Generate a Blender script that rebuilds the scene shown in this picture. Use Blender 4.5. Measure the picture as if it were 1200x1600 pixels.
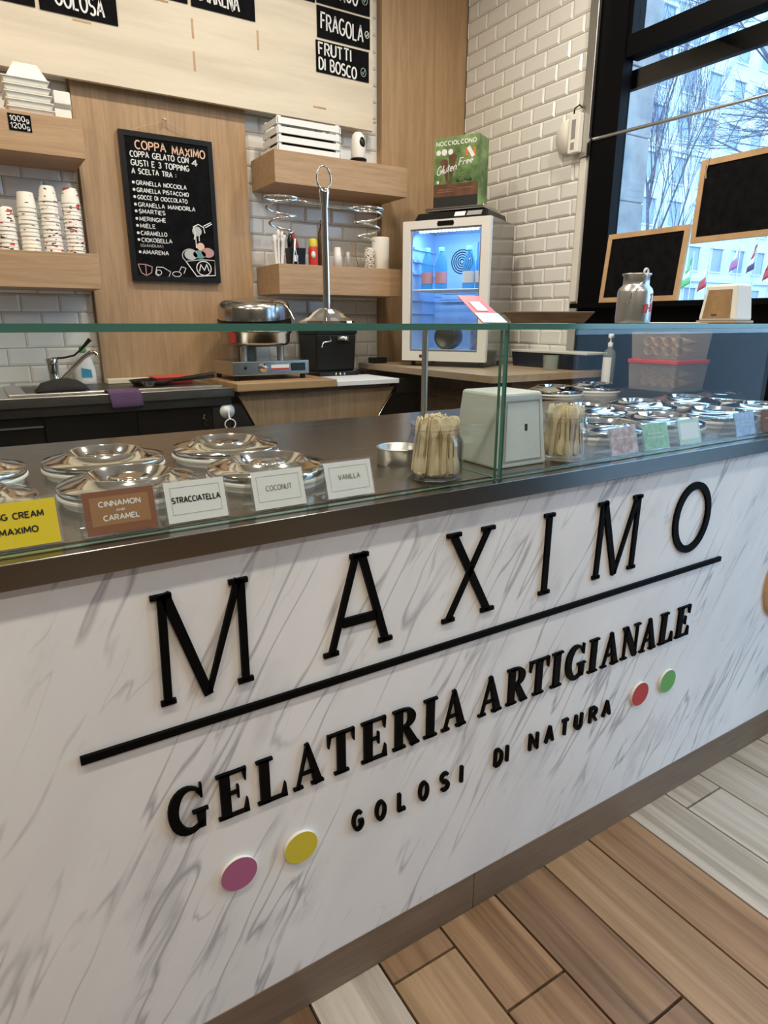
import bpy, math, random
from mathutils import Vector, Matrix

random.seed(11)
SC = bpy.context.scene
COL = SC.collection
for o in list(bpy.data.objects):
    bpy.data.objects.remove(o, do_unlink=True)

# ------------------------------------------------------------------ camera
def setup_camera():
    yaw, pitch, roll = math.radians(32.0), math.radians(16.383), math.radians(0.085)
    up = Vector((0, 0, 1))
    fwd = Vector((math.sin(yaw), math.cos(yaw), 0))
    right = Vector((math.cos(yaw), -math.sin(yaw), 0))
    f = fwd * math.cos(pitch) - up * math.sin(pitch)
    u = up * math.cos(pitch) + fwd * math.sin(pitch)
    r = right * math.cos(roll) + u * math.sin(roll)
    u2 = u * math.cos(roll) - right * math.sin(roll)
    cd = bpy.data.cameras.new('camera')
    cd.sensor_fit = 'VERTICAL'
    cd.sensor_height = 36.0
    cd.sensor_width = 27.0
    cd.lens = 36.0 * 1007.9 / 1600.0
    cd.clip_start = 0.05
    cd.clip_end = 400
    co = bpy.data.objects.new('camera', cd)
    COL.objects.link(co)
    m = Matrix((r, u2, -f)).transposed().to_4x4()
    m.translation = Vector((0.0, -0.9553, 1.40))
    co.matrix_world = m
    SC.camera = co
setup_camera()

# ------------------------------------------------------------------ sky, exposure
def setup_world():
    w = bpy.data.worlds.new('evening_sky')
    SC.world = w
    w.use_nodes = True
    bg = w.node_tree.nodes['Background']
    bg.inputs[0].default_value = (0.40, 0.67, 1.0, 1)
    bg.inputs[1].default_value = 4.5
setup_world()
VS = SC.view_settings
VS.view_transform = 'Standard'
VS.look = 'None'
VS.gamma = 1.0
VS.use_curve_mapping = False
VS.exposure = 0.12
LAMP_POWER = 15.5
LAMP_COLOUR = (1.0, 0.90, 0.76)
LAMPS = [(-0.9, 1.15), (0.35, 1.15), (1.45, 1.15), (2.1, 0.55), (-1.4, -0.9), (-0.2, -0.9), (0.95, -0.9), (0.1, -2.6), (1.4, -2.6)]

# ------------------------------------------------------------------ materials
def new_mat(name):
    m = bpy.data.materials.new(name)
    m.use_nodes = True
    nt = m.node_tree
    return m, nt, nt.nodes['Principled BSDF']

def mat(name, rgb, rough=0.5, metal=0.0, spec=0.5, coat=0.0, emit=None, estr=0.0, alpha=1.0, trans=0.0):
    m, nt, b = new_mat(name)
    b.inputs['Base Color'].default_value = (*rgb, 1)
    b.inputs['Roughness'].default_value = rough
    b.inputs['Metallic'].default_value = metal
    b.inputs['Specular IOR Level'].default_value = spec
    b.inputs['Coat Weight'].default_value = coat
    b.inputs['Alpha'].default_value = alpha
    b.inputs['Transmission Weight'].default_value = trans
    if emit:
        b.inputs['Emission Color'].default_value = (*emit, 1)
        b.inputs['Emission Strength'].default_value = estr
    return m

def link(nt, a, b):
    nt.links.new(a, b)

def ramp(nt, stops):
    r = nt.nodes.new('ShaderNodeValToRGB')
    e = r.color_ramp.elements
    e[0].position, e[0].color = stops[0][0], (*stops[0][1], 1)
    e[1].position, e[1].color = stops[-1][0], (*stops[-1][1], 1)
    for p, c in stops[1:-1]:
        x = e.new(p)
        x.color = (*c, 1)
    return r

def coords(nt, scale, rot=(0, 0, 0), rnd=False):
    tc = nt.nodes.new('ShaderNodeTexCoord')
    mp = nt.nodes.new('ShaderNodeMapping')
    mp.inputs['Scale'].default_value = scale
    mp.inputs['Rotation'].default_value = rot
    link(nt, tc.outputs['Object'], mp.inputs['Vector'])
    if rnd:
        oi = nt.nodes.new('ShaderNodeObjectInfo')
        mu = nt.nodes.new('ShaderNodeMath')
        mu.operation = 'MULTIPLY'
        mu.inputs[1].default_value = 37.0
        link(nt, oi.outputs['Random'], mu.inputs[0])
        cx = nt.nodes.new('ShaderNodeCombineXYZ')
        for i in range(3):
            link(nt, mu.outputs[0], cx.inputs[i])
        link(nt, cx.outputs[0], mp.inputs['Location'])
    return mp.outputs['Vector']

def noise(nt, vec, scale, detail=5, rough=0.55, dist=0.0):
    n = nt.nodes.new('ShaderNodeTexNoise')
    n.inputs['Scale'].default_value = scale
    n.inputs['Detail'].default_value = detail
    n.inputs['Roughness'].default_value = rough
    n.inputs['Distortion'].default_value = dist
    link(nt, vec, n.inputs['Vector'])
    return n.outputs['Fac']

def bump(nt, b, fac, strength=0.1, dist=0.002):
    bp = nt.nodes.new('ShaderNodeBump')
    bp.inputs['Strength'].default_value = strength
    bp.inputs['Distance'].default_value = dist
    link(nt, fac, bp.inputs['Height'])
    link(nt, bp.outputs[0], b.inputs['Normal'])

def mixrgb(nt, fac, a, b, mode='MIX'):
    m = nt.nodes.new('ShaderNodeMix')
    m.data_type = 'RGBA'
    m.blend_type = mode
    for s, i in ((fac, 0), (a, 6), (b, 7)):
        if hasattr(s, 'links'):
            link(nt, s, m.inputs[i])
        elif isinstance(s, (int, float)):
            m.inputs[i].default_value = s
        else:
            m.inputs[i].default_value = (*s, 1)
    return m.outputs[2]

def wood(name, dark, light, scale, rough=0.5, rnd=False, streak=0.5, spec=0.4, bumpy=0.05):
    m, nt, b = new_mat(name)
    v = coords(nt, scale, rnd=rnd)
    fine = noise(nt, v, 4.0, 8, 0.65, 0.6)
    r1 = ramp(nt, [(0.3, dark), (0.72, light)])
    link(nt, fine, r1.inputs[0])
    v2 = coords(nt, tuple(s * 0.22 for s in scale), rnd=rnd)
    broad = noise(nt, v2, 2.6, 3, 0.5, 1.2)
    r2 = ramp(nt, [(0.36, tuple(c * 0.72 for c in dark)), (0.62, light)])
    link(nt, broad, r2.inputs[0])
    c = mixrgb(nt, streak, r1.outputs[0], r2.outputs[0])
    link(nt, c, b.inputs['Base Color'])
    b.inputs['Roughness'].default_value = rough
    b.inputs['Specular IOR Level'].default_value = spec
    bump(nt, b, fine, bumpy, 0.001)
    return m

def speckle(name, c1, c2, scale, rough=0.6, metal=0.0, lo=0.35, hi=0.65, detail=4, spec=0.5, bumpy=0.0):
    m, nt, b = new_mat(name)
    v = coords(nt, (1, 1, 1))
    n = noise(nt, v, scale, detail)
    r = ramp(nt, [(lo, c1), (hi, c2)])
    link(nt, n, r.inputs[0])
    link(nt, r.outputs[0], b.inputs['Base Color'])
    b.inputs['Roughness'].default_value = rough
    b.inputs['Metallic'].default_value = metal
    b.inputs['Specular IOR Level'].default_value = spec
    if bumpy:
        bump(nt, b, n, bumpy, 0.003)
    return m

def brushed(name, rgb, rough=0.3, scale=(2, 60, 60), var=0.12):
    m, nt, b = new_mat(name)
    v = coords(nt, scale)
    n = noise(nt, v, 3.0, 5, 0.6)
    mr = nt.nodes.new('ShaderNodeMapRange')
    mr.inputs['To Min'].default_value = max(0.02, rough - var)
    mr.inputs['To Max'].default_value = rough + var
    link(nt, n, mr.inputs['Value'])
    link(nt, mr.outputs[0], b.inputs['Roughness'])
    b.inputs['Base Color'].default_value = (*rgb, 1)
    b.inputs['Metallic'].default_value = 1.0
    return m

def marble():
    m, nt, b = new_mat('veined_marble')
    ang = math.radians(57)
    v0 = coords(nt, (1, 1, 1), (0, ang, 0))
    def stretch(s):
        mp = nt.nodes.new('ShaderNodeMapping')
        mp.inputs['Scale'].default_value = s
        link(nt, v0, mp.inputs['Vector'])
        return mp.outputs[0]
    def vein(vec, sc, width, dist, det=4):
        f = noise(nt, vec, sc, det, 0.55, dist)
        s = nt.nodes.new('ShaderNodeMath'); s.operation = 'SUBTRACT'; s.inputs[1].default_value = 0.5
        link(nt, f, s.inputs[0])
        a = nt.nodes.new('ShaderNodeMath'); a.operation = 'ABSOLUTE'
        link(nt, s.outputs[0], a.inputs[0])
        r = ramp(nt, [(0.0, (1, 1, 1)), (width, (0, 0, 0))])
        link(nt, a.outputs[0], r.inputs[0])
        return r.outputs[0]
    def gate(sc, lo, hi, s=(1, 1, 1)):
        f = noise(nt, stretch(s), sc, 3)
        r = ramp(nt, [(lo, (0, 0, 0)), (hi, (1, 1, 1))])
        link(nt, f, r.inputs[0])
        return r.outputs[0]
    def mul(a, c):
        return mixrgb(nt, 1.0, a, c, 'MULTIPLY')
    a = mul(vein(stretch((0.55, 1, 4.2)), 1.8, 0.015, 0.22, 3), gate(3.4, 0.38, 0.55))
    c = mul(vein(stretch((0.70, 1, 5.0)), 2.6, 0.013, 0.25, 3), gate(4.2, 0.50, 0.62))
    d = mul(vein(stretch((0.65, 1, 4.0)), 1.5, 0.055, 0.30, 5), gate(4.0, 0.52, 0.74))
    cloud = noise(nt, stretch((0.8, 1, 2.2)), 2.2, 4)
    base = ramp(nt, [(0.3, (0.80, 0.795, 0.79)), (0.7, (0.90, 0.895, 0.885))])
    link(nt, cloud, base.inputs[0])
    k = mixrgb(nt, mixrgb(nt, 1.0, d, (0.75, 0.75, 0.75), 'MULTIPLY'), base.outputs[0], (0.52, 0.52, 0.535))
    k = mixrgb(nt, mixrgb(nt, 1.0, a, (0.9, 0.9, 0.9), 'MULTIPLY'), k, (0.40, 0.40, 0.42))
    k = mixrgb(nt, mixrgb(nt, 1.0, c, (0.65, 0.65, 0.65), 'MULTIPLY'), k, (0.47, 0.47, 0.49))
    link(nt, k, b.inputs['Base Color'])
    b.inputs['Roughness'].default_value = 0.38
    b.inputs['Specular IOR Level'].default_value = 0.35
    return m

def thin_glass(name, tint=(0.93, 0.97, 0.95), ior=1.45, rough=0.0, frost=0.0, body=(0.8, 0.8, 0.8)):
    m = bpy.data.materials.new(name)
    m.use_nodes = True
    nt = m.node_tree
    nt.nodes.remove(nt.nodes['Principled BSDF'])
    out = nt.nodes['Material Output']
    tr = nt.nodes.new('ShaderNodeBsdfTransparent')
    tr.inputs[0].default_value = (*tint, 1)
    gl = nt.nodes.new('ShaderNodeBsdfGlossy')
    gl.inputs['Roughness'].default_value = rough
    gl.inputs[0].default_value = (1, 1, 1, 1)
    fr = nt.nodes.new('ShaderNodeFresnel')
    ge = nt.nodes.new('ShaderNodeNewGeometry')
    mr = nt.nodes.new('ShaderNodeMapRange')
    mr.inputs['To Min'].default_value = ior
    mr.inputs['To Max'].default_value = 1.0 / ior
    link(nt, ge.outputs['Backfacing'], mr.inputs['Value'])
    link(nt, mr.outputs[0], fr.inputs[0])
    mx = nt.nodes.new('ShaderNodeMixShader')
    link(nt, fr.outputs[0], mx.inputs[0])
    src = tr.outputs[0]
    if frost > 0:
        df = nt.nodes.new('ShaderNodeBsdfDiffuse')
        df.inputs[0].default_value = (*body, 1)
        m2 = nt.nodes.new('ShaderNodeMixShader')
        m2.inputs[0].default_value = frost
        link(nt, tr.outputs[0], m2.inputs[1])
        link(nt, df.outputs[0], m2.inputs[2])
        src = m2.outputs[0]
    link(nt, src, mx.inputs[1])
    link(nt, gl.outputs[0], mx.inputs[2])
    link(nt, mx.outputs[0], out.inputs[0])
    return m

def printed(name, paper, inks, scale, lo, rough=0.5):
    m, nt, b = new_mat(name)
    col = None
    for i, ink in enumerate(inks):
        v = coords(nt, (1, 1, 2.6), (0, 0, 0.7 * i), rnd=True)
        n = noise(nt, v, scale * (1 + 0.3 * i), 1, 0.3)
        r = ramp(nt, [(lo, (0, 0, 0)), (lo + 0.02, (1, 1, 1))])
        link(nt, n, r.inputs[0])
        col = mixrgb(nt, r.outputs[0], paper if col is None else col, ink)
    link(nt, col, b.inputs['Base Color'])
    b.inputs['Roughness'].default_value = rough
    return m

M = {}
M['marble'] = marble()
M['oak'] = wood('oak_veneer_upright', (0.345, 0.21, 0.105), (0.52, 0.345, 0.195), (46, 46, 2.0), 0.5, streak=0.3)
M['oak_h'] = wood('oak_veneer_lengthwise', (0.36, 0.22, 0.112), (0.53, 0.35, 0.20), (2.0, 46, 46), 0.5, streak=0.25)
M['cream'] = wood('pale_limed_board', (0.68, 0.585, 0.43), (0.78, 0.69, 0.54), (1.2, 14, 14), 0.5, streak=0.4)
M['counter_wood'] = wood('beech_worktop', (0.36, 0.25, 0.16), (0.47, 0.35, 0.24), (10, 2, 10), 0.35, streak=0.3)
M['board_wood'] = wood('cutting_board_wood', (0.33, 0.19, 0.085), (0.46, 0.29, 0.14), (2, 18, 18), 0.45)
M['tray_wood'] = wood('olive_wood', (0.07, 0.035, 0.017), (0.20, 0.115, 0.06), (4, 20, 20), 0.45)
M['frame_wood'] = wood('pine_frame', (0.50, 0.31, 0.155), (0.58, 0.38, 0.20), (8, 8, 8), 0.55)
M['spoon_wood'] = wood('birch_wood', (0.84, 0.71, 0.47), (0.92, 0.81, 0.60), (30, 30, 5), 0.6, rnd=True, streak=0.2)
M['skirt'] = wood('greyed_oak_skirting', (0.17, 0.115, 0.075), (0.255, 0.185, 0.13), (2.0, 16, 16), 0.45, streak=0.4)
PL = [wood('plank_warm', (0.21, 0.105, 0.048), (0.46, 0.275, 0.145), (26, 0.9, 26), 0.40, True, 0.5),
      wood('plank_brown', (0.145, 0.075, 0.038), (0.38, 0.225, 0.12), (22, 0.8, 22), 0.40, True, 0.6),
      wood('plank_tan', (0.29, 0.165, 0.08), (0.52, 0.335, 0.185), (28, 0.9, 28), 0.40, True, 0.45),
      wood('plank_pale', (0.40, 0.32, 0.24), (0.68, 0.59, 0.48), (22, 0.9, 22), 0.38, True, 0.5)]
M['grout'] = mat('dark_grout', (0.018, 0.016, 0.015), 0.9)
M['tile'] = mat('glazed_white_tile', (0.80, 0.785, 0.735), 0.16, spec=0.5)
M['tile_grout'] = mat('tile_grout', (0.40, 0.39, 0.365), 0.9)
M['plaster'] = speckle('painted_plaster', (0.70, 0.67, 0.60), (0.76, 0.73, 0.66), 6, 0.9)
M['shop_wall'] = speckle('dark_shop_wall', (0.13, 0.115, 0.10), (0.17, 0.15, 0.13), 5, 0.9)
M['ceiling'] = mat('ceiling_paint', (0.82, 0.80, 0.76), 0.9)
M['steel'] = brushed('brushed_steel', (0.21, 0.20, 0.185), 0.26, (1.0, 50, 50), 0.03)
M['sink_steel'] = brushed('sink_steel', (0.50, 0.475, 0.44), 0.26, (1.0, 50, 50), 0.03)
M['satin'] = mat('satin_steel', (0.52, 0.50, 0.47), 0.20, 1.0)
M['steel_top'] = brushed('worktop_steel', (0.36, 0.335, 0.30), 0.26, (2, 40, 2), 0.05)
M['steel_dark'] = brushed('dark_steel', (0.105, 0.095, 0.082), 0.40, (2, 50, 50), 0.05)
M['chrome'] = mat('polished_steel', (0.80, 0.785, 0.76), 0.06, 1.0)
M['lid'] = mat('polished_lid_steel', (0.74, 0.72, 0.69), 0.09, 1.0)
M['alu'] = mat('anodised_aluminium', (0.56, 0.56, 0.54), 0.35, 1.0)
M['white_plastic'] = mat('white_plastic', (0.82, 0.81, 0.77), 0.35)
M['grey_plastic'] = speckle('pale_grey_plastic', (0.60, 0.62, 0.585), (0.66, 0.675, 0.635), 300, 0.4)
M['black_plastic'] = mat('black_plastic', (0.008, 0.008, 0.008), 0.35, spec=0.25)
M['black_letter'] = mat('black_satin_acrylic', (0.003, 0.003, 0.003), 0.5, spec=0.06)
M['black_frame'] = mat('black_window_metal', (0.003, 0.003, 0.0035), 0.5, spec=0.07)
M['black_gloss'] = mat('black_gloss', (0.010, 0.009, 0.008), 0.14, spec=0.3)
M['chalkboard'] = speckle('chalkboard_slate', (0.004, 0.004, 0.0045), (0.008, 0.008, 0.0085), 30, 0.7, spec=0.05)
M['chalk'] = mat('white_chalk_ink', (0.80, 0.80, 0.78), 0.8)
M['chalk_dim'] = mat('soft_chalk', (0.48, 0.48, 0.46), 0.8)
M['chalk_orange'] = mat('orange_chalk', (0.80, 0.52, 0.36), 0.8)
M['chalk_green'] = mat('green_chalk', (0.30, 0.42, 0.38), 0.8)
M['chalk_pink'] = mat('pink_chalk', (0.50, 0.27, 0.25), 0.8)
M['chalk_teal'] = mat('teal_chalk', (0.12, 0.30, 0.29), 0.8)
M['glass'] = thin_glass('display_glass', (0.972, 0.99, 0.98), 1.36)
M['window_glass'] = thin_glass('window_glass', (0.97, 0.985, 0.98), 1.35)
M['jar_glass'] = thin_glass('jar_glass', (0.985, 0.988, 0.982), 1.5)
M['acrylic'] = thin_glass('clear_acrylic', (0.95, 0.95, 0.955), 1.5, 0.02, 0.10, (0.7, 0.7, 0.72))
M['frosted'] = thin_glass('cloudy_plastic', (0.80, 0.78, 0.75), 1.45, 0.15, 0.30, (0.62, 0.57, 0.52))
M['clear_bottle'] = thin_glass('clear_bottle_plastic', (0.86, 0.90, 0.88), 1.4, 0.05, 0.22, (0.62, 0.66, 0.60))
M['glass_edge'] = mat('green_glass_edge', (0.055, 0.16, 0.125), 0.12, spec=0.8, emit=(0.2, 0.6, 0.5), estr=0.0)
M['card_yellow'] = mat('yellow_card', (0.83, 0.62, 0.02), 0.5)
M['card_white'] = mat('white_card', (0.80, 0.79, 0.78), 0.5)
M['card_brown'] = mat('brown_card', (0.235, 0.085, 0.045), 0.5)
M['card_tan'] = mat('tan_card', (0.34, 0.165, 0.07), 0.5)
M['ink'] = mat('black_ink', (0.012, 0.011, 0.010), 0.6)
M['groove'] = mat('grey_groove', (0.34, 0.35, 0.33), 0.6)
M['ink_grey'] = mat('grey_ink', (0.30, 0.29, 0.28), 0.6)
M['ink_white'] = mat('white_ink', (0.80, 0.78, 0.74), 0.6)
M['card_pink'] = speckle('pink_brown_card', (0.36, 0.20, 0.12), (0.62, 0.50, 0.55), 55, 0.5)
M['card_green'] = speckle('green_card', (0.20, 0.42, 0.24), (0.34, 0.56, 0.36), 70, 0.5)
M['card_teal'] = speckle('cream_teal_card', (0.58, 0.66, 0.50), (0.42, 0.66, 0.60), 45, 0.5)
M['card_blue'] = speckle('blue_card', (0.24, 0.36, 0.58), (0.40, 0.50, 0.72), 60, 0.5)
M['foam'] = mat('white_foam', (0.84, 0.82, 0.74), 0.7)
M['pink'] = mat('mauve_paint', (0.42, 0.115, 0.24), 0.5)
M['yellow'] = mat('yellow_paint', (0.66, 0.55, 0.035), 0.5)
M['red'] = mat('red_paint', (0.50, 0.035, 0.03), 0.5)
M['green'] = mat('green_paint', (0.13, 0.40, 0.10), 0.5)
M['red_plastic'] = mat('red_plastic', (0.60, 0.05, 0.035), 0.35)
M['purple_cloth'] = speckle('purple_cloth', (0.075, 0.033, 0.085), (0.12, 0.06, 0.13), 200, 0.9)
M['black_cloth'] = speckle('dark_cloth', (0.008, 0.007, 0.006), (0.016, 0.014, 0.012), 120, 0.9)
M['stone'] = speckle('grey_limestone', (0.30, 0.31, 0.33), (0.46, 0.46, 0.46), 7, 0.85, bumpy=0.3)
M['facade'] = speckle('pale_render', (0.62, 0.66, 0.68), (0.72, 0.75, 0.76), 0.5, 0.9)
M['facade_pane'] = mat('sky_toned_pane', (0.26, 0.33, 0.44), 0.2)  # base colour lightened to stand in for sky reflected in the panes
M['bark'] = speckle('grey_bark', (0.10, 0.10, 0.14), (0.17, 0.16, 0.20), 20, 0.9)
M['asphalt'] = speckle('asphalt', (0.11, 0.11, 0.12), (0.16, 0.16, 0.17), 20, 0.9)
M['paving'] = speckle('pavement_stone', (0.30, 0.30, 0.31), (0.38, 0.38, 0.38), 9, 0.85)
M['cup'] = printed('printed_paper_cup', (0.80, 0.76, 0.66), [(0.45, 0.03, 0.025), (0.02, 0.02, 0.02)], 36, 0.66)
M['cup_plain'] = printed('sparsely_printed_paper_cup', (0.80, 0.75, 0.63), [(0.02, 0.02, 0.02)], 45, 0.70)
M['sugar_print'] = printed('spotted_cup_print', (0.76, 0.72, 0.65), [(0.03, 0.025, 0.02)], 95, 0.60)
M['cone'] = speckle('waffle_cone', (0.40, 0.22, 0.10), (0.58, 0.38, 0.20), 60, 0.7)
M['cobalt_bin'] = mat('navy_plastic', (0.012, 0.018, 0.035), 0.3)
M['lamp_glow'] = mat('lamp_glow', (1, 1, 1), 0.5, emit=(1.0, 0.86, 0.68), estr=14.0)
M['led'] = mat('led_glow', (1, 1, 1), 0.5, emit=(0.75, 0.88, 1.0), estr=9.0)
M['cooler_in'] = mat('cooler_liner', (0.50, 0.64, 0.82), 0.35)
M['display'] = mat('dark_lcd', (0.01, 0.012, 0.012), 0.15)
M['sponge'] = mat('water_label_pink', (0.62, 0.30, 0.33), 0.5)
M['bottle_blue'] = thin_glass('aqua_bottle', (0.45, 0.80, 0.92), 1.4, 0.03, 0.25, (0.25, 0.60, 0.75))
M['rope'] = mat('jute_string', (0.55, 0.43, 0.32), 0.9)

# ------------------------------------------------------------------ mesh helpers
class MB:
    def __init__(s):
        s.v, s.f, s.m, s.sm = [], [], [], []

    def add(s, verts, faces, mat=0, smooth=False, X=None):
        o = len(s.v)
        for p in verts:
            p = Vector(p)
            s.v.append(tuple(X @ p) if X is not None else tuple(p))
        for f in faces:
            s.f.append([i + o for i in f])
            s.m.append(mat)
            s.sm.append(smooth)
        return s

    def box(s, x0, x1, y0, y1, z0, z1, mat=0, X=None):
        return s.frus((x0, x1, y0, y1, z0), (x0, x1, y0, y1, z1), mat, X)

    def frus(s, a, b, mat=0, X=None):
        x0, x1, y0, y1, z0 = a
        u0, u1, w0, w1, z1 = b
        v = [(x0, y0, z0), (x1, y0, z0), (x1, y1, z0), (x0, y1, z0), (u0, w0, z1), (u1, w0, z1), (u1, w1, z1), (u0, w1, z1)]
        return s.add(v, [(3, 2, 1, 0), (4, 5, 6, 7), (0, 1, 5, 4), (1, 2, 6, 5), (2, 3, 7, 6), (3, 0, 4, 7)], mat, False, X)

    def pane(s, x0, x1, y0, y1, z0, z1, thin, face=0, edge=1):
        # a glass slab: the two big faces (normal along axis `thin`) use material `face`, the rims `edge`
        s.box(x0, x1, y0, y1, z0, z1, edge)
        base = len(s.m) - 6
        for k in {2: (0, 1), 1: (2, 4), 0: (3, 5)}[thin]:
            s.m[base + k] = face
        return s

    def lathe(s, prof, n=32, c=(0, 0, 0), mat=0, smooth=True, X=None, mats=None):
        vs, rings = [], []
        for r, z in prof:
            if r < 1e-6:
                rings.append([len(vs)])
                vs.append((c[0], c[1], c[2] + z))
            else:
                rings.append(list(range(len(vs), len(vs) + n)))
                for k in range(n):
                    a = 2 * math.pi * k / n
                    vs.append((c[0] + r * math.cos(a), c[1] + r * math.sin(a), c[2] + z))
        for i in range(len(prof) - 1):
            A, B = rings[i], rings[i + 1]
            fs = []
            for k in range(n):
                k2 = (k + 1) % n
                if len(A) == 1 and len(B) == 1:
                    continue
                if len(A) == 1:
                    fs.append((A[0], B[k2], B[k]))
                elif len(B) == 1:
                    fs.append((A[k], A[k2], B[0]))
                else:
                    fs.append((A[k], A[k2], B[k2], B[k]))
            o = len(s.v)
            s.f += [[q + o for q in f] for f in fs]
            s.m += [mats[i] if mats else mat] * len(fs)
            s.sm += [smooth] * len(fs)
        for p in vs:
            p = Vector(p)
            s.v.append(tuple(X @ p) if X is not None else tuple(p))
        return s

    def tube(s, pts, r, n=8, closed=False, mat=0, caps=True, X=None, smooth=True):
        pts = [Vector(p) for p in pts]
        L = len(pts)
        rs = r if isinstance(r, (list, tuple)) else [r] * L
        vs, prev = [], None
        for i, p in enumerate(pts):
            a = pts[(i - 1) % L] if (closed or i) else p
            b = pts[(i + 1) % L] if (closed or i < L - 1) else p
            t = (b - a).normalized() if (b - a).length > 1e-9 else Vector((0, 0, 1))
            if prev is None:
                q = Vector((0, 0, 1)) if abs(t.z) < 0.9 else Vector((1, 0, 0))
                prev = (q - t * q.dot(t)).normalized()
            else:
                q = prev - t * prev.dot(t)
                prev = q.normalized() if q.length > 1e-6 else t.orthogonal().normalized()
            w = t.cross(prev)
            for k in range(n):
                g = 2 * math.pi * k / n
                vs.append(p + (prev * math.cos(g) + w * math.sin(g)) * rs[i])
        fs = []
        for i in range(L if closed else L - 1):
            j = (i + 1) % L
            for k in range(n):
                k2 = (k + 1) % n
                fs.append((i * n + k, i * n + k2, j * n + k2, j * n + k))
        s.add(vs, fs, mat, smooth, X)
        if caps and not closed:
            s.add(vs[:n], [tuple(reversed(range(n)))], mat, False, X)
            s.add(vs[-n:], [tuple(range(n))], mat, False, X)
        return s

    def prism(s, poly, F, d0, d1, mat=0, side=None, X=None):
        n = len(poly)
        a = [F.p(x, y, d0) for x, y in poly]
        b = [F.p(x, y, d1) for x, y in poly]
        s.add(a + b, [tuple(reversed(range(n))), tuple(range(n, 2 * n))], mat, False, X)
        return s.add(a + b, [(i, (i + 1) % n, n + (i + 1) % n, n + i) for i in range(n)], mat if side is None else side, False, X)

    def ribbon(s, pts, w, F, d0, d1, closed=False, mat=0):
        L = len(pts)
        if not closed and L > 2 and not isinstance(w, (list, tuple)):
            # break the stroke at sharp corners so that every limb keeps its width
            for i in range(1, L - 1):
                ax, ay = pts[i][0] - pts[i - 1][0], pts[i][1] - pts[i - 1][1]
                bx, by = pts[i + 1][0] - pts[i][0], pts[i + 1][1] - pts[i][1]
                q = math.hypot(ax, ay) * math.hypot(bx, by)
                if q > 1e-12 and (ax * bx + ay * by) / q < 0.35:
                    la = math.hypot(ax, ay)
                    ext = (pts[i][0] + ax / la * w * .42, pts[i][1] + ay / la * w * .42)
                    s.ribbon(pts[:i] + [ext], w, F, d0, d1, False, mat)
                    return s.ribbon(pts[i:], w, F, d0, d1, False, mat)
        ws = w if isinstance(w, (list, tuple)) else [w] * L
        lo, hi = [], []
        for i, (x, y) in enumerate(pts):
            a = pts[(i - 1) % L] if (closed or i) else None
            b = pts[(i + 1) % L] if (closed or i < L - 1) else None
            def nrm(p, q):
                dx, dy = q[0] - p[0], q[1] - p[1]
                l = math.hypot(dx, dy) or 1e-9
                return (-dy / l, dx / l)
            ns = [nrm(a, (x, y))] if a else []
            if b:
                ns.append(nrm((x, y), b))
            nx = sum(q[0] for q in ns) / len(ns)
            ny = sum(q[1] for q in ns) / len(ns)
            l2 = max(nx * nx + ny * ny, 0.30)
            h = ws[i] / 2
            lo.append((x - nx / l2 * h, y - ny / l2 * h))
            hi.append((x + nx / l2 * h, y + ny / l2 * h))
        R = L if closed else L - 1
        flat = abs(d1 - d0) < 1e-9
        vs = [F.p(x, y, d1) for x, y in lo] + [F.p(x, y, d1) for x, y in hi]
        fs = [(i, (i + 1) % L, L + (i + 1) % L, L + i) for i in range(R)]
        if not flat:
            vs += [F.p(x, y, d0) for x, y in lo] + [F.p(x, y, d0) for x, y in hi]
            for i in range(R):
                j = (i + 1) % L
                fs.append((2 * L + i, 2 * L + j, j, i))
                fs.append((L + i, L + j, 3 * L + j, 3 * L + i))
            if not closed:
                fs.append((0, L, 3 * L, 2 * L))
                fs.append((L - 1, 3 * L - 1, 4 * L - 1, 2 * L - 1))
        return s.add(vs, fs, mat)

    def mesh(s, name, mats):
        me = bpy.data.meshes.new(name)
        me.from_pydata(s.v, [], s.f)
        for q in (mats if isinstance(mats, (list, tuple)) else [mats]):
            me.materials.append(M[q] if isinstance(q, str) else q)
        me.polygons.foreach_set('material_index', s.m)
        me.polygons.foreach_set('use_smooth', s.sm)
        me.update()
        return me

    def build(s, name, mats, parent=None, loc=None, rot=None, bevel=0.0, label=None, cat=None, group=None, kind=None):
        me = s.mesh(name, mats)
        return put(name, me, parent, loc, rot, bevel, label, cat, group, kind)


def put(name, me, parent=None, loc=None, rot=None, bevel=0.0, label=None, cat=None, group=None, kind=None):
    o = bpy.data.objects.new(name, me)
    COL.objects.link(o)
    if loc:
        o.location = loc
    if rot:
        o.rotation_euler = rot if isinstance(rot, (tuple, list)) else (0, 0, rot)
    if parent:
        o.parent = parent
    if bevel:
        b = o.modifiers.new('bevel', 'BEVEL')
        b.width = bevel
        b.segments = 2
        b.limit_method = 'ANGLE'
        b.angle_limit = math.radians(40)
    tag(o, label, cat, group, kind)
    return o


def tag(o, label=None, cat=None, group=None, kind=None):
    for k, v in (('label', label), ('category', cat), ('group', group), ('kind', kind)):
        if v:
            o[k] = v
    return o


def thing(name, label, cat, loc=(0, 0, 0), rz=0.0, group=None, kind=None):
    return put(name, None, None, loc, rz, 0, label, cat, group, kind)


def dup(o, loc=None, rz=None, label=None, group=None, parent=None):
    c = o.copy()
    COL.objects.link(c)
    c.parent = parent
    if loc is not None:
        c.location = loc
    if rz is not None:
        c.rotation_euler = (0, 0, rz)
    if label:
        c['label'] = label
    if group:
        c['group'] = group
    for ch in o.children:
        dup(ch, parent=c)
    return c


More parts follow.
